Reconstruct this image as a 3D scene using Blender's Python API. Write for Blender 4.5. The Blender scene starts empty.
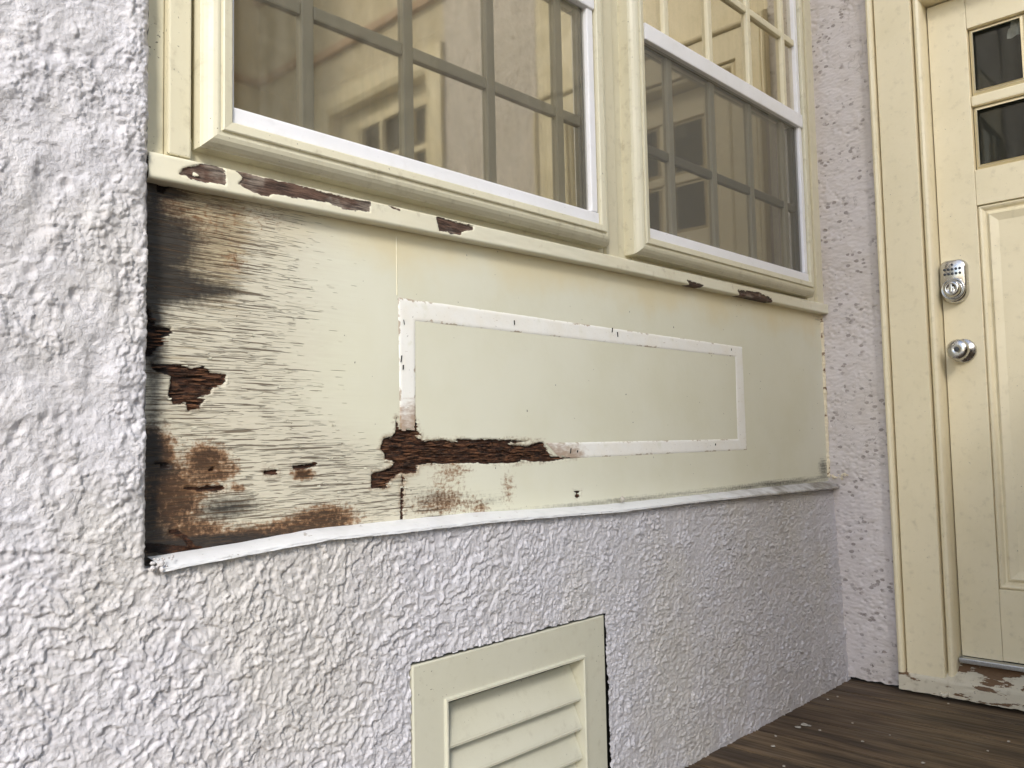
import bpy, bmesh, math, random
import numpy as np
from mathutils import Vector, Matrix

# ------------------------------------------------------------------ camera, sky, sun, exposure
sc = bpy.context.scene
COL = sc.collection
cam_d = bpy.data.cameras.new("camera")
cam = bpy.data.objects.new("camera", cam_d)
COL.objects.link(cam)
sc.camera = cam
YAW, PITCH, ROLL, FPX = 0.761676522, 0.0665214013, -0.02074661, 847.149
_F = Vector((math.cos(YAW)*math.cos(PITCH), math.sin(YAW)*math.cos(PITCH), math.sin(PITCH)))
_R = Vector((math.sin(YAW), -math.cos(YAW), 0))
_U = _R.cross(_F)
_r = math.cos(ROLL)*_R + math.sin(ROLL)*_U
_u = -math.sin(ROLL)*_R + math.cos(ROLL)*_U
M = Matrix((( _r.x, _u.x, -_F.x, -2.44205), (_r.y, _u.y, -_F.y, -1.02252), (_r.z, _u.z, -_F.z, 0.70), (0, 0, 0, 1)))
cam.matrix_world = M
cam_d.sensor_width = 36.0
cam_d.lens = FPX/1024*36.0
cam_d.clip_start = 0.02
cam_d.clip_end = 500

SUN_EL = math.radians(32)
SUN_DIR = Vector((-0.74, -0.67, 0)).normalized()      # horizontal direction towards the sun
w = bpy.data.worlds.new("World"); sc.world = w; w.use_nodes = True
nt = w.node_tree
sky = nt.nodes.new("ShaderNodeTexSky"); sky.sky_type = 'NISHITA'; sky.sun_disc = False
sky.sun_elevation = SUN_EL
sky.sun_rotation = math.atan2(SUN_DIR.x, SUN_DIR.y)
sky.dust_density = 1.2; sky.air_density = 1.0; sky.ozone_density = 1.0
bg = nt.nodes["Background"]; bg.inputs[1].default_value = 0.13
nt.links.new(sky.outputs[0], bg.inputs[0])
sd = bpy.data.lights.new("sun", 'SUN'); sd.energy = 1.4; sd.angle = math.radians(14); sd.color = (1.0, 0.97, 0.92)
so = bpy.data.objects.new("sun", sd); COL.objects.link(so)
tosun = SUN_DIR*math.cos(SUN_EL) + Vector((0, 0, math.sin(SUN_EL)))
so.rotation_euler = tosun.to_track_quat('Z', 'Y').to_euler()
sc.view_settings.view_transform = 'Standard'
sc.view_settings.look = 'None'
sc.view_settings.exposure = 1.12
sc.view_settings.gamma = 1.0
sc.view_settings.use_curve_mapping = False
try:
    sc.cycles.max_bounces = 10; sc.cycles.diffuse_bounces = 5; sc.cycles.glossy_bounces = 5
    sc.cycles.transparent_max_bounces = 16
    sc.cycles.use_denoising = True
except Exception:
    pass

WING_X, WALL_H, HALF = -.75, 9.0, (-1.0, -1.3, 1.45)  # end wall reach, wall height raised to block sky, added unseen front light blocker
# ------------------------------------------------------------------ numpy noise
def _hash(ix, iy, seed):
    h = (ix.astype(np.int64)*374761393 + iy.astype(np.int64)*668265263 + seed*974634777) & 0xffffffff
    h = ((h ^ (h >> 13))*1274126177) & 0xffffffff
    h = h ^ (h >> 16)
    return h
def perlin(x, y, seed=0):
    x0 = np.floor(x); y0 = np.floor(y); fx = x-x0; fy = y-y0
    def g(ix, iy, dx, dy):
        a = _hash(ix, iy, seed)/4294967296.0*2*np.pi
        return np.cos(a)*dx + np.sin(a)*dy
    u = fx*fx*fx*(fx*(fx*6-15)+10); v = fy*fy*fy*(fy*(fy*6-15)+10)
    a = g(x0, y0, fx, fy); b = g(x0+1, y0, fx-1, fy); c = g(x0, y0+1, fx, fy-1); d = g(x0+1, y0+1, fx-1, fy-1)
    return ((a*(1-u)+b*u)*(1-v) + (c*(1-u)+d*u)*v)*1.4
def fbm(x, y, oc=4, seed=0, gain=.5):
    s = 0; a = 1; t = 0
    for i in range(oc):
        s = s + a*perlin(x*2**i, y*2**i, seed+i*17); t += a; a *= gain
    return s/t
def worley(x, y, seed=0):
    x0 = np.floor(x); y0 = np.floor(y)
    f1 = np.full(x.shape, 9.0); f2 = np.full(x.shape, 9.0); idv = np.zeros(x.shape)
    for i in (-1, 0, 1):
        for j in (-1, 0, 1):
            cx = x0+i; cy = y0+j
            h1 = _hash(cx, cy, seed)/4294967296.0; h2 = _hash(cx, cy, seed+91)/4294967296.0
            d = np.hypot(cx+h1-x, cy+h2-y)
            n = d < f1
            f2 = np.where(n, f1, np.minimum(f2, d)); idv = np.where(n, h2, idv); f1 = np.where(n, d, f1)
    return f1, f2, idv
def sstep(a, b, x):
    t = np.clip((x-a)/(b-a), 0, 1); return t*t*(3-2*t)
def poly_sdf(px, pz, poly):
    """signed distance to a polygon (negative inside)"""
    P = np.array(poly, float); out = np.full(px.shape, 1.0)
    m = .06
    sel = (px > P[:, 0].min()-m) & (px < P[:, 0].max()+m) & (pz > P[:, 1].min()-m) & (pz < P[:, 1].max()+m)
    x = px[sel]; z = pz[sel]
    if not len(x): return out
    d = np.full(x.shape, 9.0); ins = np.zeros(x.shape, bool)
    n = len(P)
    for i in range(n):
        a = P[i]; b = P[(i+1) % n]; e = b-a
        t = np.clip(((x-a[0])*e[0]+(z-a[1])*e[1])/max(e@e, 1e-12), 0, 1)
        d = np.minimum(d, np.hypot(x-a[0]-t*e[0], z-a[1]-t*e[1]))
        c = (a[1] > z) != (b[1] > z)
        with np.errstate(divide='ignore', invalid='ignore'):
            xi = (b[0]-a[0])*(z-a[1])/(b[1]-a[1]+1e-15)+a[0]
        ins ^= c & (x < xi)
    out[sel] = np.where(ins, -d, d)
    return out

# ------------------------------------------------------------------ object helpers
def tag(o, label=None, cat=None, group=None, kind=None):
    if label: o["label"] = label
    if cat: o["category"] = cat
    if group: o["group"] = group
    if kind or cat: o["kind"] = kind or 'thing'
    return o
def empty(name, loc, label=None, cat=None, group=None):
    o = bpy.data.objects.new(name, None); COL.objects.link(o); o.location = loc
    o.empty_display_size = .05
    return tag(o, label, cat, group)
def worldloc(o):
    v = Vector((0, 0, 0))
    while o is not None:
        v += o.location; o = o.parent
    return v
def link(me, name, mat=None, parent=None):
    """links mesh data whose vertices are in world coordinates"""
    o = bpy.data.objects.new(name, me); COL.objects.link(o)
    if mat is not None and not me.materials: me.materials.append(mat)
    if parent is not None:
        o.parent = parent
        o.matrix_parent_inverse = Matrix.Translation(-PLOC[parent.name])
    PLOC[o.name] = Vector((0, 0, 0))
    return o
class _PL(dict):
    def __missing__(self, k):
        return worldloc(bpy.data.objects[k])
PLOC = _PL()
def mk(name, verts, faces, mat=None, parent=None, smooth=False):
    me = bpy.data.meshes.new(name)
    me.from_pydata([tuple(v) for v in verts], [], [tuple(f) for f in faces])
    me.update()
    if smooth: me.polygons.foreach_set("use_smooth", [True]*len(me.polygons))
    return link(me, name, mat, parent)
def from_bm(name, bm, mat=None, parent=None, smooth=False):
    bmesh.ops.recalc_face_normals(bm, faces=bm.faces)
    me = bpy.data.meshes.new(name); bm.to_mesh(me); bm.free()
    if smooth: me.polygons.foreach_set("use_smooth", [True]*len(me.polygons))
    return link(me, name, mat, parent)
def bm_box(bm, x0, x1, y0, y1, z0, z1, bev=0.0, seg=2):
    r = bmesh.ops.create_cube(bm, size=1.0)
    vs = r['verts']
    for v in vs:
        v.co = Vector(((x0+x1)/2+v.co.x*(x1-x0), (y0+y1)/2+v.co.y*(y1-y0), (z0+z1)/2+v.co.z*(z1-z0)))
    if bev > 0:
        es = list({e for v in vs for e in v.link_edges})
        bmesh.ops.bevel(bm, geom=es, offset=bev, segments=seg, affect='EDGES', profile=.6)
def box(name, b, mat, parent=None, bev=0.0, seg=2):
    bm = bmesh.new(); bm_box(bm, *b, bev=bev, seg=seg)
    return from_bm(name, bm, mat, parent)
def bm_lathe(bm, axis_o, axis_d, prof, n=28, up=Vector((0, 0, 1))):
    """prof = [(distance along axis, radius)]"""
    a = Vector(axis_d).normalized(); u = up.cross(a).normalized(); v = a.cross(u)
    o = Vector(axis_o); rings = []
    for t, r in prof:
        rings.append([bm.verts.new(o+a*t+(u*math.cos(k*2*math.pi/n)+v*math.sin(k*2*math.pi/n))*max(r, 1e-5)) for k in range(n)])
    for A, B in zip(rings, rings[1:]):
        for k in range(n):
            bm.faces.new((A[k], A[(k+1) % n], B[(k+1) % n], B[k]))
    bm.faces.new(rings[0]); bm.faces.new(rings[-1])
def bm_sweep(bm, prof, a, b, place, closed=True):
    """straight moulding: prof = [(p,q)], swept from a to b; place(t,p,q)->xyz"""
    A = [bm.verts.new(place(a, p, q)) for p, q in prof]; B = [bm.verts.new(place(b, p, q)) for p, q in prof]
    n = len(prof)
    for k in range(n if closed else n-1):
        bm.faces.new((A[k], A[(k+1) % n], B[(k+1) % n], B[k]))
    if closed:
        bm.faces.new(A[::-1]); bm.faces.new(B)
def frame_sweep(name, prof, rect, place, mat, parent, sides=(0, 1, 2, 3)):
    """mitred frame round rect=(u0,u1,v0,v1); prof=[(s outward, depth)]; place(u,v,d)"""
    u0, u1, v0, v1 = rect
    bm = bmesh.new()
    def ring(k):
        su = (-1, 1, 1, -1)[k]; sv = (-1, -1, 1, 1)[k]
        return [bm.verts.new(place((u0 if su < 0 else u1)+su*s, (v0 if sv < 0 else v1)+sv*s, d)) for s, d in prof]
    R = [ring(k) for k in range(4)]
    n = len(prof)
    for k in sides:
        A, B = R[k], R[(k+1) % 4]
        for i in range(n-1):
            bm.faces.new((A[i], A[i+1], B[i+1], B[i]))
    return from_bm(name, bm, mat, parent)
def grid_mesh(name, U, V, pos, mat, parent=None, attrs=None, keep=None, smooth=True):
    """U,V 1-D arrays; pos(UU,VV)->x,y,z arrays; faces filtered by keep(u_mid,v_mid)"""
    nu, nv = len(U), len(V)
    UU, VV = np.meshgrid(U, V)                     # rows v, columns u
    x, y, z = pos(UU, VV)
    co = np.stack([x, y, z], -1).reshape(-1, 3)
    idx = np.arange(nu*nv).reshape(nv, nu)
    q = np.stack([idx[:-1, :-1], idx[:-1, 1:], idx[1:, 1:], idx[1:, :-1]], -1).reshape(-1, 4)
    if keep is not None:
        um = ((U[:-1]+U[1:])/2)[None, :]+0*((V[:-1]+V[1:])/2)[:, None]; vm = ((V[:-1]+V[1:])/2)[:, None]+0*um
        q = q[keep(um, vm).reshape(-1)]
    me = bpy.data.meshes.new(name)
    me.vertices.add(len(co)); me.vertices.foreach_set("co", co.astype(np.float32).ravel())
    me.loops.add(q.size); me.loops.foreach_set("vertex_index", q.astype(np.int32).ravel())
    me.polygons.add(len(q))
    me.polygons.foreach_set("loop_start", np.arange(0, q.size, 4, dtype=np.int32))
    me.polygons.foreach_set("use_smooth", np.full(len(q), smooth))
    me.update(calc_edges=True)
    for k, a in (attrs or {}).items():
        at = me.attributes.new(k, 'FLOAT', 'POINT'); at.data.foreach_set("value", a.reshape(-1).astype(np.float32))
    if keep is not None:                            # drop loose vertices
        bm = bmesh.new(); bm.from_mesh(me)
        bmesh.ops.delete(bm, geom=[v for v in bm.verts if not v.link_faces], context='VERTS')
        bm.to_mesh(me); bm.free()
    return link(me, name, mat, parent)
def lin(*segs):
    """joined ranges: (a,b,step),..."""
    o = [np.array([segs[0][0]])]
    for a, b, s in segs:
        n = max(1, int(round((b-a)/s))); o.append(a+(b-a)*np.arange(1, n+1)/n)
    return np.concatenate(o)

# ------------------------------------------------------------------ material helpers
class Mat:
    def __init__(s, name):
        s.m = bpy.data.materials.new(name); s.m.use_nodes = True
        s.t = s.m.node_tree; s.b = s.t.nodes["Principled BSDF"]
        s.tc = s.t.nodes.new("ShaderNodeTexCoord")
    def n(s, typ, **kw):
        o = s.t.nodes.new("ShaderNode"+typ)
        for k, v in kw.items(): setattr(o, k, v)
        return o
    def L(s, a, b): s.t.links.new(a, b)
    def mapping(s, scale=(1, 1, 1), loc=(0, 0, 0)):
        m = s.n("Mapping"); m.inputs['Scale'].default_value = scale; m.inputs['Location'].default_value = loc
        s.L(s.tc.outputs['Object'], m.inputs[0]); return m.outputs[0]
    def noise(s, scale=10, detail=4, rough=.55, sc3=None, dist=0, loc=(0, 0, 0)):
        o = s.n("TexNoise"); o.inputs['Scale'].default_value = scale; o.inputs['Detail'].default_value = detail
        o.inputs['Roughness'].default_value = rough; o.inputs['Distortion'].default_value = dist
        s.L(s.mapping(sc3 or (1, 1, 1), loc), o.inputs['Vector']); return o.outputs['Fac']
    def voro(s, scale, feature='F1', sc3=None):
        o = s.n("TexVoronoi", feature=feature); o.inputs['Scale'].default_value = scale
        s.L(s.mapping(sc3 or (1, 1, 1)), o.inputs['Vector']); return o.outputs['Distance']
    def math(s, op, a, b=None, c=None, clamp=False):
        o = s.n("Math", operation=op, use_clamp=clamp)
        for i, v in enumerate((a, b, c)):
            if v is None: continue
            if isinstance(v, (int, float)): o.inputs[i].default_value = v
            else: s.L(v, o.inputs[i])
        return o.outputs[0]
    def ss(s, x, a, b, lo=0.0, hi=1.0):
        o = s.n("MapRange", interpolation_type='SMOOTHSTEP'); s.L(x, o.inputs[0])
        for i, v in ((1, a), (2, b), (3, lo), (4, hi)): o.inputs[i].default_value = v
        return o.outputs[0]
    def mix(s, f, a, b, mode='MIX'):
        o = s.n("Mix", data_type='RGBA', blend_type=mode)
        for i, v in ((0, f), (6, a), (7, b)):
            if isinstance(v, (int, float)): o.inputs[i].default_value = v
            elif isinstance(v, tuple): o.inputs[i].default_value = (*v, 1) if len(v) == 3 else v
            else: s.L(v, o.inputs[i])
        return o.outputs[2]
    def attr(s, name):
        o = s.n("Attribute"); o.attribute_name = name; return o.outputs['Fac']
    def xyz(s):
        o = s.n("SeparateXYZ"); s.L(s.tc.outputs['Object'], o.inputs[0]); return o.outputs
    def bump(s, h, strength=.5, dist=.001, prev=None):
        o = s.n("Bump"); o.inputs['Strength'].default_value = strength; o.inputs['Distance'].default_value = dist
        s.L(h, o.inputs['Height'])
        if prev is not None: s.L(prev, o.inputs['Normal'])
        return o.outputs[0]
    def done(s, col=None, rough=.6, normal=None, metal=0, spec=None):
        if col is not None:
            if isinstance(col, tuple): s.b.inputs['Base Color'].default_value = (*col, 1)
            else: s.L(col, s.b.inputs['Base Color'])
        if isinstance(rough, (int, float)): s.b.inputs['Roughness'].default_value = rough
        else: s.L(rough, s.b.inputs['Roughness'])
        if normal is not None: s.L(normal, s.b.inputs['Normal'])
        s.b.inputs['Metallic'].default_value = metal
        if spec is not None: s.b.inputs['Specular IOR Level'].default_value = spec
        return s.m
def paint(name, col, rough=.5, specks=0.0, brush=(1, 1, 1), dirt=(.22, .17, .09), worn=0.0, grime=.25):
    """old gloss paint: faint tone drift, brush relief, pinhole specks, optional bare brown chips"""
    m = Mat(name)
    a = m.noise(7, 5, .6); b = m.noise(45, 4, .6)
    c = m.mix(m.ss(a, .35, .75, 0, .5), col, tuple(v*k for v, k in zip(col, (.90, .89, .84))))
    c = m.mix(m.ss(b, .52, .85, 0, grime), c, dirt)
    if specks > 0:
        p = m.noise(210, 2, .5); g = m.noise(11, 2, .5)
        k = m.math('MULTIPLY', m.ss(p, .73-.04*specks, .78-.04*specks), m.ss(g, .45, .62))
        c = m.mix(m.math('MULTIPLY', k, .8), c, (.05, .035, .02))
    h = m.noise(60, 4, .6, brush)
    n = m.bump(h, .35, .0012); n = m.bump(b, .3, .001, n)
    r = m.ss(a, .3, .7, rough-.06, rough+.12)
    if worn > 0:
        q = m.noise(16, 6, .62, brush if brush != (1, 1, 1) else (1, 1, 2.2))
        k = m.ss(q, .63-.12*worn, .64-.12*worn)
        bw = m.mix(m.noise(90, 4, .6, (1, 1, 4)), (.10, .055, .025), (.22, .13, .07))
        c = m.mix(k, c, bw); n = m.bump(m.math('SUBTRACT', 1.0, k), .6, .0015, n)
    return m.done(c, r, n)

# ------------------------------------------------------------------ materials
CREAM = (.69, .64, .47); PANELC = (.725, .715, .585); DOORC = (.78, .695, .49)
def stucco_mat(name, col, warm, dark=(.20, .17, .14), pits=0.0, bumpk=1.0, cracks=1.0, grime=0.0, holes=0.0):
    m = Mat(name)
    a = m.noise(3.0, 5, .6); b = m.noise(14, 5, .65); f = m.noise(120, 4, .7)
    c = m.mix(m.ss(a, .42, .66, 0, .6), col, warm)
    c = m.mix(m.ss(b, .58, .8, 0, .40), c, tuple(v*.80 for v in warm))
    c = m.mix(m.ss(f, .60, .8, 0, .22), c, dark)
    # hairline cracks and pinholes: real gaps in the paint film
    w1 = m.noise(9, 4, .6, dist=.9); cr = m.math('ABSOLUTE', m.math('SUBTRACT', w1, .5))
    gate = m.ss(m.noise(4.5, 2, .5, loc=(3, 1, 7)), .56, .64)
    ck = m.math('MULTIPLY', m.ss(cr, .0025, .008, 1, 0), gate)
    ck = m.math('MULTIPLY', ck, cracks)
    if grime > 0:
        gm = m.ss(m.math('MULTIPLY_ADD', m.noise(11, 6, .65, (1, 1, .7), loc=(4, 0, 2)), 1.0, -.04), .50, .74)
        c = m.mix(m.math('MULTIPLY', gm, grime), c, (.27, .235, .195))
    c = m.mix(m.math('MULTIPLY', ck, .22), c, (.12, .10, .09))
    pn = m.noise(95, 2, .5); pg = m.ss(m.noise(9, 3, .6, loc=(1, 5, 2)), .50, .66)
    pk = m.math('MULTIPLY', m.ss(pn, .72-pits, .77-pits), pg)
    c = m.mix(m.math('MULTIPLY', pk, .75), c, (.06, .05, .04))
    if holes > 0:                                   # blow holes in the render coat
        hv = m.voro(46, sc3=(1, 1, 1.5)); hg = m.ss(m.noise(13, 4, .6, loc=(6, 6, 1)), .44, .58)
        hk = m.math('MULTIPLY', m.ss(m.math('MULTIPLY_ADD', m.math('ADD', f, b), -.42, m.math('ADD', hv, .20)), .05, .14, 1, 0), hg)
        c = m.mix(m.math('MULTIPLY', hk, holes), c, (.13, .10, .085)); pk = m.math('MAXIMUM', pk, hk)
        st = m.ss(m.noise(1, 5, .65, (16, 16, 60)), .52, .70, 0, .4); c = m.mix(st, c, (.36, .31, .28))
    h2 = m.noise(230, 5, .65); h1 = m.noise(75, 4, .6)
    def ridge(sc, ds):
        r = m.noise(sc, 3, .55, (1, 1, .85), dist=ds)
        return m.ss(m.math('ABSOLUTE', m.math('SUBTRACT', r, .5)), 0, .16, 1, 0)
    gate2 = m.ss(m.noise(16, 3, .6, loc=(2, 2, 9)), .40, .62)
    n = m.bump(m.math('MULTIPLY', ridge(34, .9), gate2), .30*bumpk, .0020); n = m.bump(m.math('MULTIPLY', ridge(95, .5), gate2), .35*bumpk, .0011, n)
    n = m.bump(h1, .7*bumpk, .0030, n); n = m.bump(h2, 1.0*bumpk, .0016, n)
    n = m.bump(m.math('SUBTRACT', 1.0, m.math('ADD', ck, pk)), .5, .0015, n)
    return m.done(c, m.ss(f, .3, .7, .40, .62), n, spec=.45)
M_STUC = stucco_mat("stucco_paint", (.59, .575, .60), (.565, .535, .485), bumpk=1.0, cracks=0.0, grime=.35)
M_STUCB = stucco_mat("stucco_paint_side", (.62, .575, .565), (.55, .50, .46), pits=.07, bumpk=.4, holes=.6)
M_CREAM = paint("cream_trim_paint", CREAM, .42, specks=.3)
M_CREAMOLD = paint("cream_trim_paint_old", CREAM, .5, specks=1.6, brush=(1, 1, .12), grime=.5)
M_CASE = paint("cream_casing_paint", (.68, .64, .485), .42, specks=.5, grime=.5)
M_DOOR = paint("door_paint", DOORC, .42, specks=.25)
M_THRES = paint("threshold_paint", (.62, .57, .45), .55, specks=1, worn=.8, brush=(1, .55, 2.5), grime=.6)
M_WHITE = paint("white_storm_paint", (.86, .86, .89), .35, specks=.3, grime=.12)
M_SASH = paint("sash_paint", (.74, .68, .50), .5, specks=.2)
M_SASHMID = paint("sash_paint_half_shaded", (.36, .335, .25), .5, specks=.2)  # screened uprights: brightness of the pane reflection painted into the colour
M_SASHLOW = paint("sash_paint_shaded", (.15, .14, .105), .5, specks=.2)  # lower bars: shade behind glass and screen painted into the colour
M_VENT = paint("vent_paint", (.60, .585, .47), .5, specks=.5)
M_CEIL = paint("porch_ceiling_paint", (.66, .58, .42), .6)
M_CROWN = paint("crown_paint", (.50, .33, .22), .6)
def plain(name, col, rough=.5, metal=0, bs=120, bk=.2):
    m = Mat(name); a = m.noise(bs, 3, .6)
    c = m.mix(m.ss(a, .3, .7, 0, 1), tuple(v*.86 for v in col), tuple(min(1, v*1.08) for v in col))
    return m.done(c, m.ss(a, .3, .7, max(.05, rough-.07), rough+.07), m.bump(a, bk, .0006), metal)
M_DARK = plain("dark_void", (.02, .018, .016), .9)
M_TRACK = plain("window_track", (.11, .11, .10), .5)
M_NICK = plain("satin_nickel", (.58, .57, .55), .24, 1.0, 40, .0)
M_KEY = plain("rubber_keys", (.045, .05, .06), .45)
M_ALU = plain("aluminium_strip", (.52, .53, .55), .38, 1.0, 300, .1)
M_ROOM = plain("interior_plaster", (.42, .36, .25), .8)
M_LAWN = plain("ground_concrete", (.42, .40, .36), .95, 0, 8, .6)
M_CAULK = paint("caulk", (.70, .62, .46), .6, specks=1.5, worn=.35)
M_CHIP = plain("paint_chip_white", (.46, .43, .37), .6)
# glass: clear sheet with a partly mirroring front, seen at a raking angle
def glass(name, k, tint, dust=.12, dustc=(.42, .38, .29)):
    m = Mat(name); t = m.t
    out = [n for n in t.nodes if n.type == 'OUTPUT_MATERIAL'][0]
    tr = m.n("BsdfTransparent"); tr.inputs[0].default_value = (*tint, 1)
    gl = m.n("BsdfGlossy"); gl.inputs['Roughness'].default_value = .035; gl.inputs[0].default_value = (.95, .88, .72, 1)
    wav = m.noise(4, 2, .5); bp = m.bump(wav, .07, .005); m.L(bp, gl.inputs['Normal'])
    lw = m.n("Fresnel"); ge = m.n("NewGeometry"); m.L(m.math('MULTIPLY_ADD', ge.outputs['Backfacing'], 1/1.52-1.52, 1.52), lw.inputs['IOR'])
    f = m.math('MULTIPLY_ADD', lw.outputs[0], 1.0, k, clamp=True)
    mx = m.n("MixShader"); m.L(f, mx.inputs[0]); m.L(tr.outputs[0], mx.inputs[1]); m.L(gl.outputs[0], mx.inputs[2])
    # film of dust with rain streaks
    m.done(dustc, .8)
    s1 = m.noise(1, 4, .6, (60, 60, 5)); s2 = m.noise(30, 4, .65)
    d = m.math('MULTIPLY', m.ss(m.math('MULTIPLY_ADD', s2, .5, m.math('MULTIPLY', s1, .5)), .32, .68, .55, 1.45), dust)
    m2 = m.n("MixShader"); m.L(d, m2.inputs[0]); m.L(mx.outputs[0], m2.inputs[1]); m.L(m.b.outputs[0], m2.inputs[2])
    m.L(m2.outputs[0], out.inputs[0])
    return m.m
M_PANE = glass("sash_glass", .50, (.80, .82, .78), .10)
M_OUTER = glass("storm_glass", -.02, (.88, .88, .85), .15)
M_DPANE = glass("door_glass", .0, (.55, .58, .55), .06, (.30, .31, .26))
def screen_mat():
    m = Mat("insect_screen"); t = m.t
    out = [n for n in t.nodes if n.type == 'OUTPUT_MATERIAL'][0]
    m.done((.21, .20, .17), .7)
    tr = m.n("BsdfTransparent"); mx = m.n("MixShader"); mx.inputs[0].default_value = .44
    m.L(tr.outputs[0], mx.inputs[1]); m.L(m.b.outputs[0], mx.inputs[2]); m.L(mx.outputs[0], out.inputs[0])
    return m.m
M_SCREEN = screen_mat()

# ------------------------------------------------------------------ ground and porch deck
mk("ground", [(-60, -60, -.46), (60, -60, -.46), (60, 60, -.46), (-60, 60, -.46)], [(0, 1, 2, 3)], M_LAWN)
tag(bpy.data.objects["ground"], kind='structure')

def deck_mat():
    m = Mat("weathered_deck")
    oi = m.n("ObjectInfo"); rv = oi.outputs['Random']
    off = m.n("CombineXYZ"); m.L(m.math('MULTIPLY', rv, 37.0), off.inputs[1])
    ad = m.n("VectorMath", operation='ADD'); m.L(m.tc.outputs['Object'], ad.inputs[0]); m.L(off.outputs[0], ad.inputs[1])
    def nz(sc3, det, rg=.6):
        mp = m.n("Mapping"); mp.inputs['Scale'].default_value = sc3; m.L(ad.outputs[0], mp.inputs[0])
        o = m.n("TexNoise"); o.inputs['Scale'].default_value = 1; o.inputs['Detail'].default_value = det; o.inputs['Roughness'].default_value = rg
        m.L(mp.outputs[0], o.inputs['Vector']); return o.outputs['Fac']
    g = nz((130, 5, 20), 5); s = nz((26, 3.2, 8), 4); b = nz((7, 5, 5), 3)
    c = m.mix(m.ss(s, .34, .66), (.042, .025, .011), (.190, .124, .064))
    c = m.mix(m.ss(g, .45, .7, 0, .6), c, (.034, .022, .011))
    c = m.mix(m.ss(b, .5, .72, 0, .35), c, (.17, .130, .085))
    c = m.mix(m.math('MULTIPLY', rv, .35), c, (.07, .045, .028))
    n = m.bump(g, .7, .002); n = m.bump(s, .35, .003, n)
    return m.done(c, m.ss(g, .3, .7, .5, .75), n)
M_DECK = deck_mat()
deck = empty("porch_floor", (-1.6, -1.6, 0)); tag(deck, kind='structure')
rng = random.Random(4)
pw = .137
plank_me = None
for i in range(25):
    x1 = .02-i*(pw+.005); x0 = x1-pw
    yb = 0.06
    bm = bmesh.new(); dz = rng.uniform(-.002, 0)
    bm_box(bm, x0, x1, -3.2, yb, -.03+dz, dz, bev=.003)
    from_bm("plank", bm, M_DECK, deck)
box("joist_bed", (-3.5, .02, -3.2, .05, -.20, -.036), M_DARK, deck)

# ------------------------------------------------------------------ stucco wall along the windows: corner pier above, apron below
def lumps_h(x, z, size, seed, sharp=.35):
    """thrown dabs of mortar: cells of uneven height with steep shoulders"""
    wx = x+size*.30*perlin(x/size/1.6, z/size/1.6, seed+1)+size*.28*perlin(x/size*2.6, z/size*2.6, seed+4)
    wz = z+size*.30*perlin(x/size/1.6, z/size/1.6, seed+2)+size*.28*perlin(x/size*2.6, z/size*2.6, seed+5)
    f1, f2, idv = worley(wx/size, wz/(size*1.25), seed)
    return sstep(.0, sharp, f2-f1)*(.15+.85*idv**1.6)
def stucco_h(x, z, pier):
    """metres of relief towards the viewer"""
    wx = x+.010*fbm(x/.05, z/.05, 3, 5); wz = z+.010*fbm(x/.05, z/.05, 3, 9)
    n = fbm(wx/.085, wz/.070, 4, 21)*3.2+.25*(wx*6+wz*4)
    fl = np.floor(n); fr = n-fl
    plate = (fl+sstep(.86, 1.0, fr))*1.0 - n*.85    # trowelled plates ending in ledges
    rid = np.clip(1-np.abs(fbm(wx/.021+wz/.05, wz/.026-wx/.06, 3, 33))*3.0, 0, 1)**2
    dens = sstep(-.30, .30, fbm(x/.10+3, z/.09, 3, 58))           # thickly and thinly thrown areas
    big = lumps_h(x, z, .0140, 7, .32); mid = lumps_h(x, z, .0082, 27, .42); sml = lumps_h(x, z, .0052, 47, .5)
    fine = fbm(x/.0045, z/.0055, 3, 71)
    right = sstep(-1.6, -1.0, x)
    dl = dens*(.55+.45*right)+.25*right*(1-dens)
    low = .0040*plate*(1-.6*right) + .0022*rid*(1-.5*right) + .0040*big*dl + .0032*mid*(.2+.8*dl) + .0019*sml*(.5+.5*dl) + .0006*fine
    soft = .0040*fbm(wx/.05, wz/.08, 4, 81) + .0030*np.clip(perlin(wx/.030, wz/.045, 14), 0, 1)
    d2 = sstep(-.05, .35, fbm(x/.06, z/.09, 3, 91)+.5*sstep(-2.07, -2.01, x))
    pits = np.clip(1-worley(x/.024, z/.030, 17)[0]*3.2, 0, 1)*sstep(0, .3, fbm(x/.07, z/.07, 2, 95))
    hi = 1.35*soft + .0022*plate*.7 + .0032*big*d2 + .0028*mid*(.2+.8*d2) + .0015*sml*(.3+.7*d2) + .0006*fine - .0042*pits
    return low*(1-pier)+hi*pier
XE, ZL = -2.006, .556
def wall_y(x, z):
    lean = .024*np.clip(z/ZL, 0, 1)*sstep(-1.5, 0, x)
    sw = .006*fbm(x/.45, z/.4, 2, 3)*sstep(-.0, .3, -x)
    return lean + sw
FX = np.array([-1.99, -1.94, -1.865, -1.757, -1.632, -1.43, -1.263, -1.081, -.784, -.506, -.25, -.004])
FT = np.array([.5705, .5720, .5755, .5835, .5835, .583, .577, .572, .570, .570, .569, .567])-.004
FB = np.array([.5535, .5575, .5620, .568, .566, .5655, .5615, .556, .5555, .552, .548, .545])
def apron_top(x): return np.interp(x, FX, FB)+.0025
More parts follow.
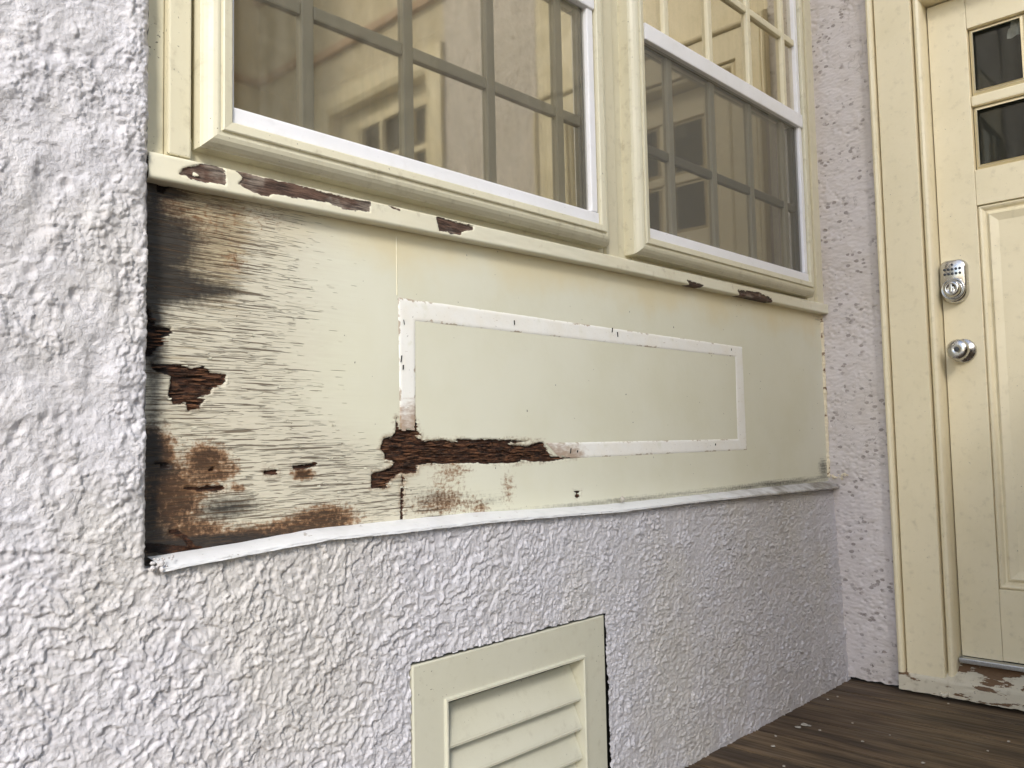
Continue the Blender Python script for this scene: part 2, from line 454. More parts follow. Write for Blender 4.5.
def wall_pos(U, V):
    pier = sstep(.50, .72, V)*sstep(-1.90, -2.02, U)
    h = stucco_h(U, V, pier)*sstep(-3.32, -3.2, U)
    y = wall_y(U, V)-h
    # worn round arris beside the panel and along the top of the apron
    r = .013
    d = np.where(V > ZL, np.clip((XE-U), 0, r), r)
    y = y + (r-np.sqrt(np.maximum(r*r-(r-d)**2, 0)))*.9
    d2 = np.where(U > XE, np.clip(ZL-V, 0, r), r)
    y = y + (r-np.sqrt(np.maximum(r*r-(r-d2)**2, 0)))*.6
    x = U + np.where((V > ZL-.01) & (np.abs(U-XE) < .02), .0035*fbm(V/.02, U*0, 3, 4), 0)*sstep(.02, .0, np.abs(U-XE))
    zz = V+np.where(U > XE, (apron_top(U)-ZL)*sstep(.45, ZL, V), 0)
    return x, y, zz
U = np.unique(np.round(np.concatenate([lin((-4.2, -3.3, .03), (-3.3, -2.42, .005)), lin((-2.42, XE, .0017)), lin((XE, -1.2, .0017)), lin((-1.2, .02, .0026))]), 6))
V = np.unique(np.round(np.concatenate([lin((-.46, .0, .03)), lin((.0, ZL, .0017)), lin((ZL, 1.36, .0019), (1.36, WALL_H, .03))]), 6))
wallA = empty("stucco_wall", (-2.2, .05, -.46), "rough white stucco wall of a tall pier and the apron below the rotted panel", "wall")
grid_mesh("stucco_face", U, V, wall_pos, M_STUC, wallA, keep=lambda u, v: ((u < XE) | (v < ZL)) & ~((u > -1.6022) & (u < -1.1225+.0012*fbm(v/.02, v*0, 3, 62)) & (v < .3645+.0035*fbm(u/.022, u*0, 3, 61)) & (v > .010)))
def ret_pos(U, V):                                  # pier return towards the recess
    y = .009+U
    x = XE+.0035*fbm(V/.02, V*0, 3, 4)*sstep(.02, 0, U)-.0012*fbm(U/.01, V/.012, 3, 6)
    return x, y, V
grid_mesh("stucco_return", lin((0, .10, .004)), lin((ZL-.02, 1.40, .004), (1.40, WALL_H, .04)), ret_pos, M_STUC, wallA)
def led_pos(U, V):
    return U, .008+V+.024*sstep(-1.5, 0, U), apron_top(U)+.0012*fbm(U/.015, V/.01, 3, 12)-.001
grid_mesh("stucco_ledge", lin((-2.03, .02, .006)), lin((0, .09, .006)), led_pos, M_STUC, wallA)
box("wall_core", (-4.2, XE-.004, .035, .20, -.46, WALL_H), M_DARK, wallA)
box("apron_core", (XE-.004, .02, .11, .20, -.46, ZL-.004), M_DARK, wallA)

# ------------------------------------------------------------------ side wall with the door (plane x = 0)
def side_pos(U, V):                                 # U = y, V = z
    wx = U+.01*fbm(U/.05, V/.05, 2, 31)
    f1, _, _ = worley(U/.017, V/.013, 61)
    pit = np.clip(1-f1*2.4, 0, 1)**.7*sstep(-.15, .2, fbm(U/.12, V/.12, 2, 64))
    h = .0022*fbm(wx/.05, V/.03, 4, 41)+.0010*np.clip(1-np.abs(perlin(wx/.03, V/.009, 45))*3, 0, 1)-.0022*pit+.0005*fbm(U/.006, V/.006, 2, 46)
    h = h + .006*sstep(.05, .0, V)*fbm(U/.03, V/.03, 2, 49)
    return -h, U, V
wallB = empty("stucco_wall", (.02, -.06, 0), "narrow pitted lilac grey stucco strip between the window and the door casing", "wall")
def vbot(U): return .006+.010*fbm(U/.04, U*0, 2, 77)
def side_pos2(U, V):
    x, y, z = side_pos(U, V); b = vbot(U)
    return x, y, np.where(V < .05, b+(V)*(.05-b)/.05, V)
grid_mesh("stucco_face", lin((-.1485, .040, .0026)), lin((0, 2.05, .0028), (2.05, 3.0, .03)), side_pos2, M_STUCB, wallB)
box("wall_core", (.006, .20, -.145, .20, 0.0, 3.0), M_DARK, wallB)

# ------------------------------------------------------------------ rotted painted panel below the windows
HOLES=[[(-1989,805),(-1969,806),(-1948,805),(-1936,801),(-1922,805),(-1909,798),(-1888,796),(-1890,782),(-1907,778),(-1909,770),(-1926,764),(-1916,763),(-1927,751),(-1940,746),(-1943,756),(-1960,756),(-1966,766),(-1963,790),(-1974,794),(-1987,798)],[(-2019,874),(-1992,875),(-1992,873),(-1990,862),(-1983,858),(-1993,852),(-1964,853),(-1962,847),(-1969,842),(-1976,838),(-1974,832),(-1977,829),(-1988,820),(-1987,815),(-2018,812)],[(-1596,721),(-1601,739),(-1602,717),(-1608,710),(-1625,708),(-1630,698),(-1632,691),(-1624,683),(-1624,675),(-1609,673),(-1605,669),(-1611,662),(-1630,657),(-1650,655),(-1651,632),(-1624,630),(-1613,643),(-1594,652),(-1584,651),(-1561,651),(-1557,665),(-1538,665),(-1478,663),(-1423,664),(-1419,661),(-1391,660),(-1336,659),(-1311,663),(-1252,659),(-1172,664),(-1160,664),(-1189,666),(-1229,668),(-1240,676),(-1253,696),(-1267,696),(-1294,689),(-1356,694),(-1291,698),(-1345,701),(-1390,703),(-1418,704),(-1397,700),(-1406,703),(-1470,704),(-1477,700),(-1504,704),(-1548,701),(-1560,711),(-1549,712),(-1556,719),(-1561,735),(-1565,737),(-1564,720)],[(-1832,666),(-1812,666),(-1812,660),(-1832,660)],[(-1787,671),(-1768,672),(-1748,674),(-1748,668),(-1768,666),(-1787,666)],[(-1946,649),(-1917,649),(-1915,652),(-1909,648),(-1891,648),(-1891,641),(-1919,642),(-1946,647)],[(-1984,682),(-1965,682),(-1964,675),(-1976,675),(-1977,679),(-1984,679)],[(-1912,671),(-1905,674),(-1902,668),(-1912,668)],[(-1167,600),(-1147,599),(-1154,594),(-1150,587),(-1160,585),(-1164,591),(-1157,594)],[(-1737,576),(-1729,577),(-1723,575),(-1729,574)],[(-1965,597),(-1955,597),(-1944,590),(-1936,582),(-1928,574),(-1919,570),(-1839,573),(-1839,569),(-1919,566),(-1955,565),(-1992,571),(-1997,581),(-1992,583),(-1939,574),(-1944,581),(-1955,589),(-1965,592)],[(-1983,1036),(-1971,1042),(-1966,1039),(-1975,1025),(-1983,1026)],[(-1592,655),(-1590,650),(-1585,639),(-1587,632),(-1591,639)],[(-1593,629),(-1588,629),(-1590,563),(-1595,563)]]
SILL=[[(-1965,1048),(-1960,1056),(-1952,1060),(-1935,1068),(-1916,1071),(-1903,1069),(-1901,1046),(-1927,1044),(-1948,1045),(-1964,1046)],[(-1885,1069),(-1875,1069),(-1845,1069),(-1796,1070),(-1768,1069),(-1709,1068),(-1665,1068),(-1665,1053),(-1709,1049),(-1739,1052),(-1787,1051),(-1832,1048),(-1837,1043),(-1862,1044),(-1883,1052),(-1876,1061)],[(-1635,1071),(-1624,1069),(-1603,1071),(-1607,1067),(-1622,1067)],[(-1531,1070),(-1444,1069),(-1447,1063),(-1474,1053),(-1477,1048),(-1525,1047)],[(-771,1059),(-697,1055),(-713,1043),(-758,1048)],[(-539,1063),(-427,1069),(-359,1061),(-348,1050),(-417,1048),(-495,1040),(-526,1051)]]
SPECK=[[(-1946,1054),(-1938,1052),(-1939,1049),(-1945,1050)]]
BLK=[(-1.972,0.907,0.067,0.023,1.0),(-1.939,0.907,0.056,0.012,0.9),(-1.966,0.959,0.061,0.033,0.5),(-1.973,1.03,0.029,0.013,0.9),(-1.991,0.848,0.015,0.051,0.9),(-1.992,0.691,0.02,0.037,0.5),(-1.989,0.58,0.032,0.027,1.0),(-1.89,0.619,0.051,0.018,0.4),(-1.924,0.574,0.085,0.011,0.9),(-1.839,0.572,0.096,0.008,0.7),(-1.984,0.785,0.013,0.076,0.45),(-1.992,0.636,0.018,0.074,0.6),(-1.757,1.066,0.044,0.007,0.15),(-1.421,0.599,0.1,0.02,0.25),(-1.534,0.606,0.055,0.023,0.35),(-0.3,0.571,0.3,0.01,0.6),(-0.03,0.6,0.035,0.03,0.6),(-1.0,0.571,0.5,0.008,0.45),(-1.93,0.577,0.11,0.009,1.0),(-0.02,1.04,0.05,0.02,0.3),(-1.969,0.968,0.046,0.039,0.85),(-1.979,0.936,0.031,0.052,0.7),(-1.989,0.988,0.013,0.077,0.7),(-1.991,0.886,0.011,0.051,0.6),(-1.89,0.91,0.02,0.008,0.5),(-1.886,0.618,0.044,0.014,0.6),(-1.944,0.566,0.086,0.01,1.0),(-1.989,0.611,0.011,0.054,0.9),(-1.987,0.697,0.011,0.027,0.8),(-1.967,0.672,0.018,0.008,0.7)]
BRN=[(-1.876,0.95,0.024,0.019,0.5),(-1.919,0.994,0.058,0.03,0.35),(-1.838,1.022,0.073,0.023,0.35),(-1.979,1.009,0.04,0.032,0.5),(-1.918,0.68,0.028,0.029,0.9),(-1.99,0.704,0.023,0.025,0.9),(-1.97,0.641,0.039,0.05,0.9),(-1.924,0.58,0.056,0.026,0.6),(-1.735,0.595,0.056,0.02,0.85),(-1.808,0.583,0.082,0.014,0.7),(-1.771,0.658,0.02,0.009,1.0),(-1.9,0.663,0.014,0.008,0.8),(-1.871,0.644,0.015,0.008,0.7),(-1.501,0.621,0.045,0.033,0.4),(-1.512,0.597,0.091,0.02,0.55),(-1.351,0.617,0.023,0.039,0.5),(-1.578,0.739,0.021,0.022,0.5),(-1.478,0.653,0.046,0.017,0.5),(-1.421,0.585,0.024,0.014,0.6),(-1.609,1.063,0.029,0.013,0.2),(-1.945,0.658,0.041,0.02,0.5),(-1.695,1.063,0.117,0.012,0.25),(-1.98,1.042,0.026,0.013,0.7),(-1.961,0.636,0.045,0.055,1.0),(-1.854,0.579,0.094,0.012,0.95),(-1.977,0.687,0.023,0.038,1.0),(-1.915,0.685,0.034,0.021,0.95),(-1.76,0.581,0.078,0.014,0.8),(-1.938,0.588,0.062,0.023,0.9),(-1.88,0.668,0.014,0.011,0.7)]
STRIPS={'top':[(-1595,932),(-485,925),(-492,898),(-1560,897)],'left':[(-1595,932),(-1560,897),(-1562,704),(-1594,704)],'right':[(-485,925),(-480,664),(-524,687),(-522,900)],'bot':[(-1246,694),(-523,692),(-480,664),(-1207,663)]}
NAILS=[(-1563,920),(-1583,892),(-1588,835),(-1589,822),(-1329,917),(-1313,917),(-1031,923),(-1017,917),(-859,914),(-669,913),(-541,914),(-1177,677),(-1161,675),(-635,679),(-1173,608)]
def mm(p): return [(a/1000, b/1000) for a, b in p]
PY = .033
def blobs(x, z, L):
    o = np.zeros(x.shape)
    for cx, cz, rx, rz, k in L:
        d = ((x-cx)/rx)**2+((z-cz)/rz)**2
        o = np.maximum(o, k*np.exp(-d*.9)*1.15) if k >= .85 else 1-(1-o)*(1-np.clip(k*np.exp(-d*.9), 0, 1))
    return np.clip(o, 0, 1)
def hole_field(x, z):
    d = np.full(x.shape, .05)
    for P in HOLES:
        d = np.minimum(d, poly_sdf(x, z, mm(P)))
    return d
def panel_fields(x, z):
    d = hole_field(x, z)
    dj = d + .0022*fbm(x/.016, z/.0045, 3, 101)
    # how strongly the paint is checked: worst at the left edge, fading towards the right
    edge = -1.80+.05*fbm(z/.12, x*0, 2, 103)+.25*sstep(.78, .60, z)
    crk = sstep(edge+.20, edge-.12, x)
    crk = np.maximum(crk, .55*sstep(-1.35, -1.58, x)*sstep(.76, .64, z))
    bare = sstep(-1.80, -1.90, x+.03*fbm(x/.08, z/.03, 3, 107)+.35*np.clip(.93-z, 0, .4)*0)*sstep(.80, .95, z)
    bare = np.maximum(bare, .45*sstep(-1.72, -1.96, x+.03*fbm(x/.06, z/.02, 3, 108)))
    bare = np.maximum(bare, .5*sstep(.67, .60, z)*sstep(-1.5, -1.75, x))
    return dict(hole=d, crack=crk, black=blobs(x, z, BLK), brown=blobs(x, z, BRN), bare=bare), dj
def panel_pos(U, V):
    f, dj = panel_fields(U, V)
    depth = sstep(.0010, -.0018, dj)*(.0048+.0034*fbm(U/.022, V/.009, 4, 111)+.0016*np.floor(3*perlin(U/.02, V/.014, 119))/3)
    curl = .0003*np.exp(-((dj-.003)/.002)**2)*np.clip(f['crack']+.4, 0, 1)
    wv = .0009*fbm(U/.20, V/.15, 2, 113)
    chk = .0006*f['crack']*fbm(U/.03, V/.0035, 3, 115)
    return U, PY+depth-curl+wv+chk+.0004, V
def panel_mat():
    m = Mat("rotted_panel_paint")
    hole, crack, black, brown, bare = (m.attr(k) for k in ("hole", "crack", "black", "brown", "bare"))
    ex = m.noise(1, 4, .6, (45, 1, 210)); ex2 = m.noise(1, 3, .6, (150, 1, 520)); lowf = m.noise(6, 4, .6)
    grain = m.noise(1, 5, .65, (9, 1, 240)); grain2 = m.noise(1, 4, .6, (22, 1, 620), loc=(3, 0, 1)); sp = m.noise(150, 4, .65)
    c = m.mix(m.ss(lowf, .35, .7, 0, .6), PANELC, tuple(a*b for a, b in zip(PANELC, (.93, .92, .86))))
    # warm bounce light under the sill, painted in as a yellow tint
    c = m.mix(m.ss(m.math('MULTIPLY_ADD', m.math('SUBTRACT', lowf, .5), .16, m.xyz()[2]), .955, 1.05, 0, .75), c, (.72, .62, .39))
    # worn greyish white, then grain showing
    bn = m.math('MULTIPLY_ADD', m.math('SUBTRACT', grain, .5), 1.6, bare)
    c = m.mix(m.math('MULTIPLY', m.ss(m.math('MULTIPLY_ADD', m.math('SUBTRACT', grain, .5), .7, crack), .05, 1), .75), c, (.57, .52, .41))
    c = m.mix(m.ss(bn, .40, .95, 0, .85), c, m.mix(m.ss(grain2, .35, .65), (.50, .42, .26), (.20, .13, .07)))
    # brown water stain, speckled
    bt = m.math('MULTIPLY_ADD', m.math('SUBTRACT', m.math('ADD', m.math('MULTIPLY', sp, .65), m.math('MULTIPLY', ex, .35)), .5), 2.1, brown)
    bt = m.math('MULTIPLY', bt, m.ss(brown, .04, .2))
    c = m.mix(m.ss(bt, .27, .74, 0, .85), c, m.mix(sp, (.31, .135, .036), (.16, .062, .018)))
    c = m.mix(m.ss(bt, .60, 1.0, 0, .9), c, (.050, .024, .012))
    # halo of brown seeping out round the rot
    hal = m.math('MULTIPLY', m.ss(m.math('MULTIPLY_ADD', m.math('SUBTRACT', ex, .5), .022, hole), .0, .009, 1, 0), m.ss(m.math('MULTIPLY_ADD', sp, .5, m.math('MULTIPLY', lowf, .6)), .48, .66, 0, .7))
    c = m.mix(hal, c, (.20, .10, .040))
    # black mildew
    kt = m.math('MULTIPLY_ADD', m.math('SUBTRACT', m.math('ADD', m.math('MULTIPLY', sp, .4), m.math('MULTIPLY', grain, .6)), .5), 1.6, black)
    kt = m.math('MULTIPLY', kt, m.ss(black, .03, .2))
    c = m.mix(m.ss(kt, .08, .85, 0, .95), c, (.022, .019, .017))
    # checks in the paint along the grain
    def lines(sc3, wd, seed, lo, hi):
        n = m.noise(1, 2, .5, sc3, dist=.15, loc=(seed, 0, seed*1.7))
        k = m.math('ABSOLUTE', m.math('SUBTRACT', n, .5))
        g = m.noise(1, 2, .5, (sc3[0]*1.4, 1, sc3[2]*.35), loc=(seed*2, 0, seed))
        gt = m.math('MULTIPLY_ADD', g, 1.0, m.math('MULTIPLY_ADD', crack, .55, -.78))
        wdt = m.math('MULTIPLY', m.ss(gt, 0.0, .28), wd)
        return m.math('MULTIPLY', m.ss(m.math('SUBTRACT', k, wdt), -.006, .006, 1, 0), m.ss(gt, 0.0, .06))
    k1 = lines((8, 1, 120), .007, 1.3, 0, 0); k2 = lines((20, 1, 190), .014, 4.1, 0, 0); k3 = lines((60, 1, 70), .010, 7.7, 0, 0)
    def dashes(sc3, seed, t0, t1):                  # short slits that follow the grain
        n = m.noise(1, 2, .45, sc3, dist=.05, loc=(seed, 0, seed*2.3))
        th = m.math('MULTIPLY_ADD', m.ss(crack, 0, 1), t1-t0, t0)
        return m.math('MULTIPLY', m.ss(m.math('SUBTRACT', n, th), -.010, .008, 1, 0), m.ss(crack, .02, .15))
    d1 = dashes((9, 1, 360), 2.2, .25, .372); d2 = dashes((26, 1, 640), 5.9, .26, .395); d3 = dashes((6, 1, 270), 9.1, .22, .335)
    dd = m.math('MAXIMUM', d1, m.math('MAXIMUM', m.math('MULTIPLY', d2, .8), d3))
    ck = m.math('MAXIMUM', dd, m.math('MULTIPLY', k1, .55))
    c = m.mix(m.math('MULTIPLY', ck, .80), c, m.mix(lowf, (.040, .028, .018), (.12, .075, .04)))
    # rotten wood exposed where the paint film is gone: ragged, stepped along the grain
    hn = m.math('MULTIPLY_ADD', m.math('SUBTRACT', ex, .5), .0105, hole)
    hn = m.math('MULTIPLY_ADD', m.math('SUBTRACT', ex2, .5), .0040, hn)
    hk = m.ss(hn, -.0003, .0003, 1, 0)
    fib = m.noise(1, 5, .68, (40, 1, 330), loc=(2, 0, 5)); fb2 = m.noise(1, 5, .65, (55, 1, 90), loc=(8, 0, 1))
    rot = m.mix(m.ss(fib, .38, .62), (.011, .006, .004), (.082, .031, .014))
    rot = m.mix(m.math('MULTIPLY', m.ss(fb2, .54, .66), .6), rot, (.17, .075, .032))
    rot = m.mix(m.math('MULTIPLY', m.ss(sp, .56, .75), .35), rot, (.25, .15, .09))
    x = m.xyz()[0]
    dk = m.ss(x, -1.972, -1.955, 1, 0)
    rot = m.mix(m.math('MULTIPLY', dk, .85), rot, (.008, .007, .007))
    c = m.mix(hk, c, rot)
    # pinholes
    pn = m.noise(130, 2, .5, loc=(4, 4, 4)); c = m.mix(m.ss(pn, .765, .79, 0, .8), c, (.05, .04, .03))
    n = m.bump(m.math('SUBTRACT', 1.0, ck), .9, .0013)
    n = m.bump(m.math('SUBTRACT', 1.0, hk), .25, .0012, n)
    n = m.bump(m.math('MULTIPLY', fib, hk), .9, .004, n)
    n = m.bump(m.noise(55, 4, .6), .25, .0012, n)
    n = m.bump(m.math('MULTIPLY', grain, bare), .6, .0012, n)
    return m.done(c, m.math('MULTIPLY_ADD', hk, .3, m.ss(lowf, .3, .7, .45, .55)), n, spec=.4)
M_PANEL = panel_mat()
panel = empty("wood_panel", (-1.0, .05, ZL), "pale cream painted wood panel, rotted and blackened beside the stucco pier, under the windows", "panel")
SEAM = -1.5965
for U in (lin((-2.03, SEAM, .0019)), np.concatenate([lin((SEAM, -1.18, .0021)), lin((-1.18, .012, .006))[1:]])):
    V = lin((ZL-.012, 1.078, .0019))
    UU, VV = np.meshgrid(U, V)
    f, _ = panel_fields(UU, VV)
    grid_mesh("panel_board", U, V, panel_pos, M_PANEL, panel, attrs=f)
box("backing_board", (-2.03, .012, .046, .058, ZL-.012, 1.078), M_DARK, panel)
sf = lambda U, V: (SEAM-.0012+.0024*U+.0003*fbm(V/.02, V*0, 2, 5), PY-.0012*np.sin(U*np.pi)+.001*0+.0006, V)
grid_mesh("seam_filler", np.linspace(0, 1, 6), lin((.935, 1.03, .004)), sf, M_CREAM, panel)
# white ghost strips where the moulding was pulled off
def strip_mat():
    m = Mat("white_primer"); hole = m.attr("hole")
    a = m.noise(20, 4, .6); ex = m.noise(1, 4, .6, (60, 1, 160)); z = m.xyz()[2]
    c = m.mix(m.ss(a, .4, .7, 0, .5), (.88, .87, .82), (.84, .80, .70))
    st = m.math('MULTIPLY_ADD', m.math('SUBTRACT', ex, .5), .07, hole)
    c = m.mix(m.ss(st, .002, .040, .75, 0), c, (.30, .17, .085))
    lf = m.noise(1, 3, .6, (60, 1, 380), loc=(1, 0, 3))
    eg = m.math('MULTIPLY', m.ss(m.math('MULTIPLY_ADD', m.math('SUBTRACT', m.noise(90, 3, .6), .5), .5, m.attr('edge')), .03, .10, 1, 0), m.ss(m.noise(17, 3, .6, loc=(5, 0, 5)), .54, .60))
    c = m.mix(m.math('MULTIPLY', eg, .75), c, (.30, .20, .11))
    c = m.mix(m.ss(m.noise(34, 4, .65, loc=(0, 0, 4)), .56, .72, 0, .45), c, PANELC)
    c = m.mix(m.ss(lf, .66, .70, 0, .55), c, (.30, .19, .10))
    c = m.mix(m.ss(m.noise(150, 2, .5), .72, .76, 0, .5), c, (.10, .08, .06))
    return m.done(c, .55, m.bump(m.noise(70, 4, .6), .4, .0012))
M_STRIP = strip_mat()
def strip(quad, horiz):
    q = [np.array(p)/1000 for p in quad]
    def pos(U, V):
        # U along, V across
        a = q[0][:, None, None]*(1-U)+q[1][:, None, None]*U; b = q[3][:, None, None]*(1-U)+q[2][:, None, None]*U
        p = a*(1-V)+b*V
        e = np.minimum(V, 1-V) < .02
        j = np.where(e, .0009, 0)*fbm(U*40, V*3, 3, 131)
        x, z = p[0], p[1]
        if horiz: z = z+j
        else: x = x+j
        edge = np.clip(np.minimum(np.minimum(V, 1-V)*14, 1), 0, 1)
        y = PY-.0011*edge+.0004+.0009*fbm(x/.20, z/.15, 2, 113)-.0003*fbm(x/.02, z/.02, 2, 133)
        return x, y, z
    Uc = np.linspace(0, 1, 300 if horiz else 90); Vc = np.array([0, .015, .04, .08, .2, .35, .5, .65, .8, .92, .96, .985, 1])
    UU, VV = np.meshgrid(Uc, Vc); X, Y, Z = pos(UU, VV)
    h = hole_field(X, Z)
    hj = h+.006*(fbm(X/.012, Z/.005, 3, 135))
    hm = (hj[:-1, :-1]+hj[1:, 1:])/2
    it = [hm]
    grid_mesh("ghost_strip", Uc, Vc, pos, M_STRIP, panel, attrs=dict(hole=h, edge=np.minimum(VV, 1-VV)), keep=lambda u, v: it[0] > .0004)
for k, hz in (("top", True), ("left", False), ("right", False), ("bot", True)):
    Q = STRIPS[k]
    if k == "left": Q = [Q[0], Q[3], Q[2], Q[1]]
    if k == "right": Q = [Q[0], Q[1], Q[2], Q[3]]
    strip(Q, hz)
bm = bmesh.new(); r2 = random.Random(3)
for a, b in NAILS:
    if r2.random() < .35: continue
    a += r2.uniform(-6, 6); b += r2.uniform(-3, 3)
    x, z = a/1000, b/1000; hh = r2.uniform(.0015, .0055); ww = r2.uniform(.0004, .0012); t = r2.uniform(-.4, .4)
    vs = [bm.verts.new((x+t*zz*.5+xx, PY-.0022+yy, z+zz)) for yy in (0, .002) for xx, zz in ((-ww, -hh), (ww*.6, -hh*.8), (ww, hh), (-ww*.7, hh*.9))]
    bm.faces.new(vs[:4]); bm.faces.new(vs[4:])
    for k in range(4): bm.faces.new((vs[k], vs[(k+1) % 4], vs[4+(k+1) % 4], vs[4+k]))
tag(from_bm("nail_marks", bm, M_DARK, panel), kind='stuff')
# ragged caulk down the right edge
def caulk_pos(U, V):                                # U around, V = z
    w = .0065+.0030*fbm(V/.03, V*0, 3, 141)+.002*fbm(V/.008, U, 2, 143)
    a = U*math.pi/2
    return -.0005-w*np.cos(a)*(1+.2*fbm(V/.01, U*2, 2, 145)), PY+.002-w*1.25*np.sin(a), V
# lifted flakes of paint and splinters of rotten wood, too many and too small to pick apart
rf = random.Random(21)
def shards(name, n, region, size, mat, seed, lift):
    rs = np.random.RandomState(seed); k = n*14
    X = rs.uniform(region[0], region[1], k); Z = rs.uniform(region[2], region[3], k)
    f, dj = panel_fields(X, Z)
    bm = bmesh.new(); made = 0
    for x, z, h, cr, bk, br in zip(X, Z, dj, f['crack'], f['black'], f['brown']):
        if made >= n: break
        if name == "paint_flakes":
            if bk+br > .12 or not ((-.0005 < h < .004 and rf.random() < .7) or (cr > .5 and rf.random() < .08 and h > 0)): continue
        elif not (h < -.003): continue
        made += 1
        L = size[0]*rf.uniform(.4, 1.4); W = size[1]*rf.uniform(.5, 1.3); t = rf.uniform(-.10, .10); th = .0005 if name == "paint_flakes" else W*.8
        y0 = PY-(.0004 if name == "paint_flakes" else rf.uniform(-.0048, .0010)); sg = rf.choice((-1, 1)); cv = lift*rf.uniform(.3, 1.2)
        ends = [rf.uniform(-.4, .4)*W for _ in range(6)]
        rows = []
        for q in range(4):
            u = q/3; xx = x+(u-.5)*L; w = W*(rf.uniform(.35, 1.1) if name == "paint_flakes" else math.sin(.35+2.4*u))
            yy = y0-cv*(u if sg > 0 else 1-u)**2
            rows.append([(xx, yy, z-w/2+ends[q]*.5+t*(u-.5)*L), (xx, yy-cv*.3*(q in (0, 3)), z+w/2+ends[q+1]*.5+t*(u-.5)*L)])
        A = [[bm.verts.new(p) for p in r] for r in rows]; B = [[bm.verts.new((p[0], p[1]+th, p[2])) for p in r] for r in rows]
        for q in range(3):
            bm.faces.new((A[q][0], A[q+1][0], A[q+1][1], A[q][1])); bm.faces.new((B[q][0], B[q][1], B[q+1][1], B[q+1][0]))
            bm.faces.new((A[q][0], B[q][0], B[q+1][0], A[q+1][0])); bm.faces.new((A[q][1], A[q+1][1], B[q+1][1], B[q][1]))
        bm.faces.new((A[0][0], A[0][1], B[0][1], B[0][0])); bm.faces.new((A[3][0], B[3][0], B[3][1], A[3][1]))
    tag(from_bm(name, bm, mat, panel), kind='stuff')
M_FLAKE = paint("lifted_paint", (.62, .60, .49), .55, specks=1, grime=.7)
def rotwood():
    m = Mat("rotten_splinters"); a = m.noise(40, 4, .65); b = m.noise(1, 4, .6, (60, 60, 400))
    c = m.mix(m.ss(a, .38, .62), (.020, .010, .006), (.16, .068, .030)); c = m.mix(m.ss(b, .5, .75, 0, .6), c, (.26, .14, .075))
    return m.done(c, .85, m.bump(b, .6, .001))
M_SPL = rotwood()
shards("paint_flakes", 110, (-2.0, -1.2, .58, .98), (.0065, .0024), M_FLAKE, 5, .0020)
shards("splinters", 300, (-2.0, -1.2, .58, .90), (.022, .0016), M_SPL, 6, .0010)
grid_mesh("caulk_bead", np.linspace(0, 1, 9), lin((.575, 1.050, .002)), caulk_pos, M_CAULK, panel)

# ------------------------------------------------------------------ bent white flashing strip along the bottom of the panel
def flash_mat():
    m = Mat("flashing_white"); x = m.xyz()[0]; a = m.noise(25, 5, .65); b = m.noise(1, 4, .6, (5, 1, 200)); d = m.noise(9, 5, .7)
    c = m.mix(m.ss(a, .4, .75, 0, .4), (.78, .79, .80), (.60, .60, .58))
    k = m.math('MULTIPLY', m.ss(d, .38, .62), m.ss(x, -.95, -.25))
    k = m.math('ADD', m.math('MULTIPLY', k, .6), m.ss(m.math('MULTIPLY_ADD', d, .5, x), -.45, .15, 0, .45), clamp=True)
    c = m.mix(k, c, (.23, .205, .17))
    c = m.mix(m.ss(m.noise(60, 5, .7), .63, .70, 0, .65), c, (.25, .21, .16))
    return m.done(c, m.ss(a, .3, .7, .35, .55), m.bump(a, .5, .002, m.bump(b, .2, .001)))
M_FLASH = flash_mat()
flash = empty("flashing_strip", (-1.0, 0, ZL), "long bent white flashing strip on the ledge along the bottom of the panel", "flashing")
def flash_pos(U, V):                                # V: -1..0 turned-down lip, 0 front edge .. 1 back against the panel
    top = np.interp(U, FX, FT)+.0008*fbm(U/.03, U*0, 2, 151); bot = np.interp(U, FX, FB)+.0013*fbm(U/.045, U*0+2, 3, 153)
    ln = .022*sstep(-1.5, 0, U)
    bow = .003*fbm(U/.15, U*0+5, 2, 155)+.0012*fbm(U/.02, V*2, 2, 157)
    fy = -.010+ln*.5+bow
    Vc = np.clip(V, 0, 1)
    y = fy+Vc*(PY+.002-fy); z = bot+.002+(top-bot-.002)*Vc+.0012*np.sin(Vc*np.pi)
    z = np.where(V < 0, bot+.002+V*.0045, z); y = np.where(V < -.9, fy+.006, y)
    return U, y, z
grid_mesh("strip_sheet", lin((-1.992, -.002, .004)), np.array([-1, -.88, -.5, 0, .06, .2, .4, .6, .8, .94, 1]), flash_pos, M_FLASH, flash, smooth=False)
def lumps(name, spots, mat, parent, seed):
    rr = random.Random(seed); bm = bmesh.new()
    for x, y, z, r in spots:
        ret = bmesh.ops.create_icosphere(bm, subdivisions=2, radius=1)
        sx, sy, sz = (r*rr.uniform(.6, 1.3) for _ in range(3))
        for v in ret['verts']:
            k = 1+.5*(math.sin(v.co.x*5+x*300)*math.cos(v.co.y*4+z*200)+.5*math.sin(v.co.z*7+x*90))*.5
            v.co = Vector((x+v.co.x*sx*k, y+v.co.y*sy*k, z+v.co.z*sz*k))
    return from_bm(name, bm, mat, parent, True)
rr = random.Random(8)
lumps("crumpled_end", [(-1.992+rr.uniform(-.012, .016), -.012+rr.uniform(0, .012), .556+rr.uniform(-.006, .012), rr.uniform(.0010, .0032)) for _ in range(30)], M_STUC, flash, 3)
lumps("caulk_crumbs", [(-.012+rr.uniform(-.03, .006), .022-rr.uniform(0, .055), .573+rr.uniform(-.004, .012), rr.uniform(.0015, .0045)) for _ in range(20)], M_CAULK, flash, 4)
lumps("paint_crumb", [(-1.03, .020, .5755, .0050)], M_CHIP, flash, 5)

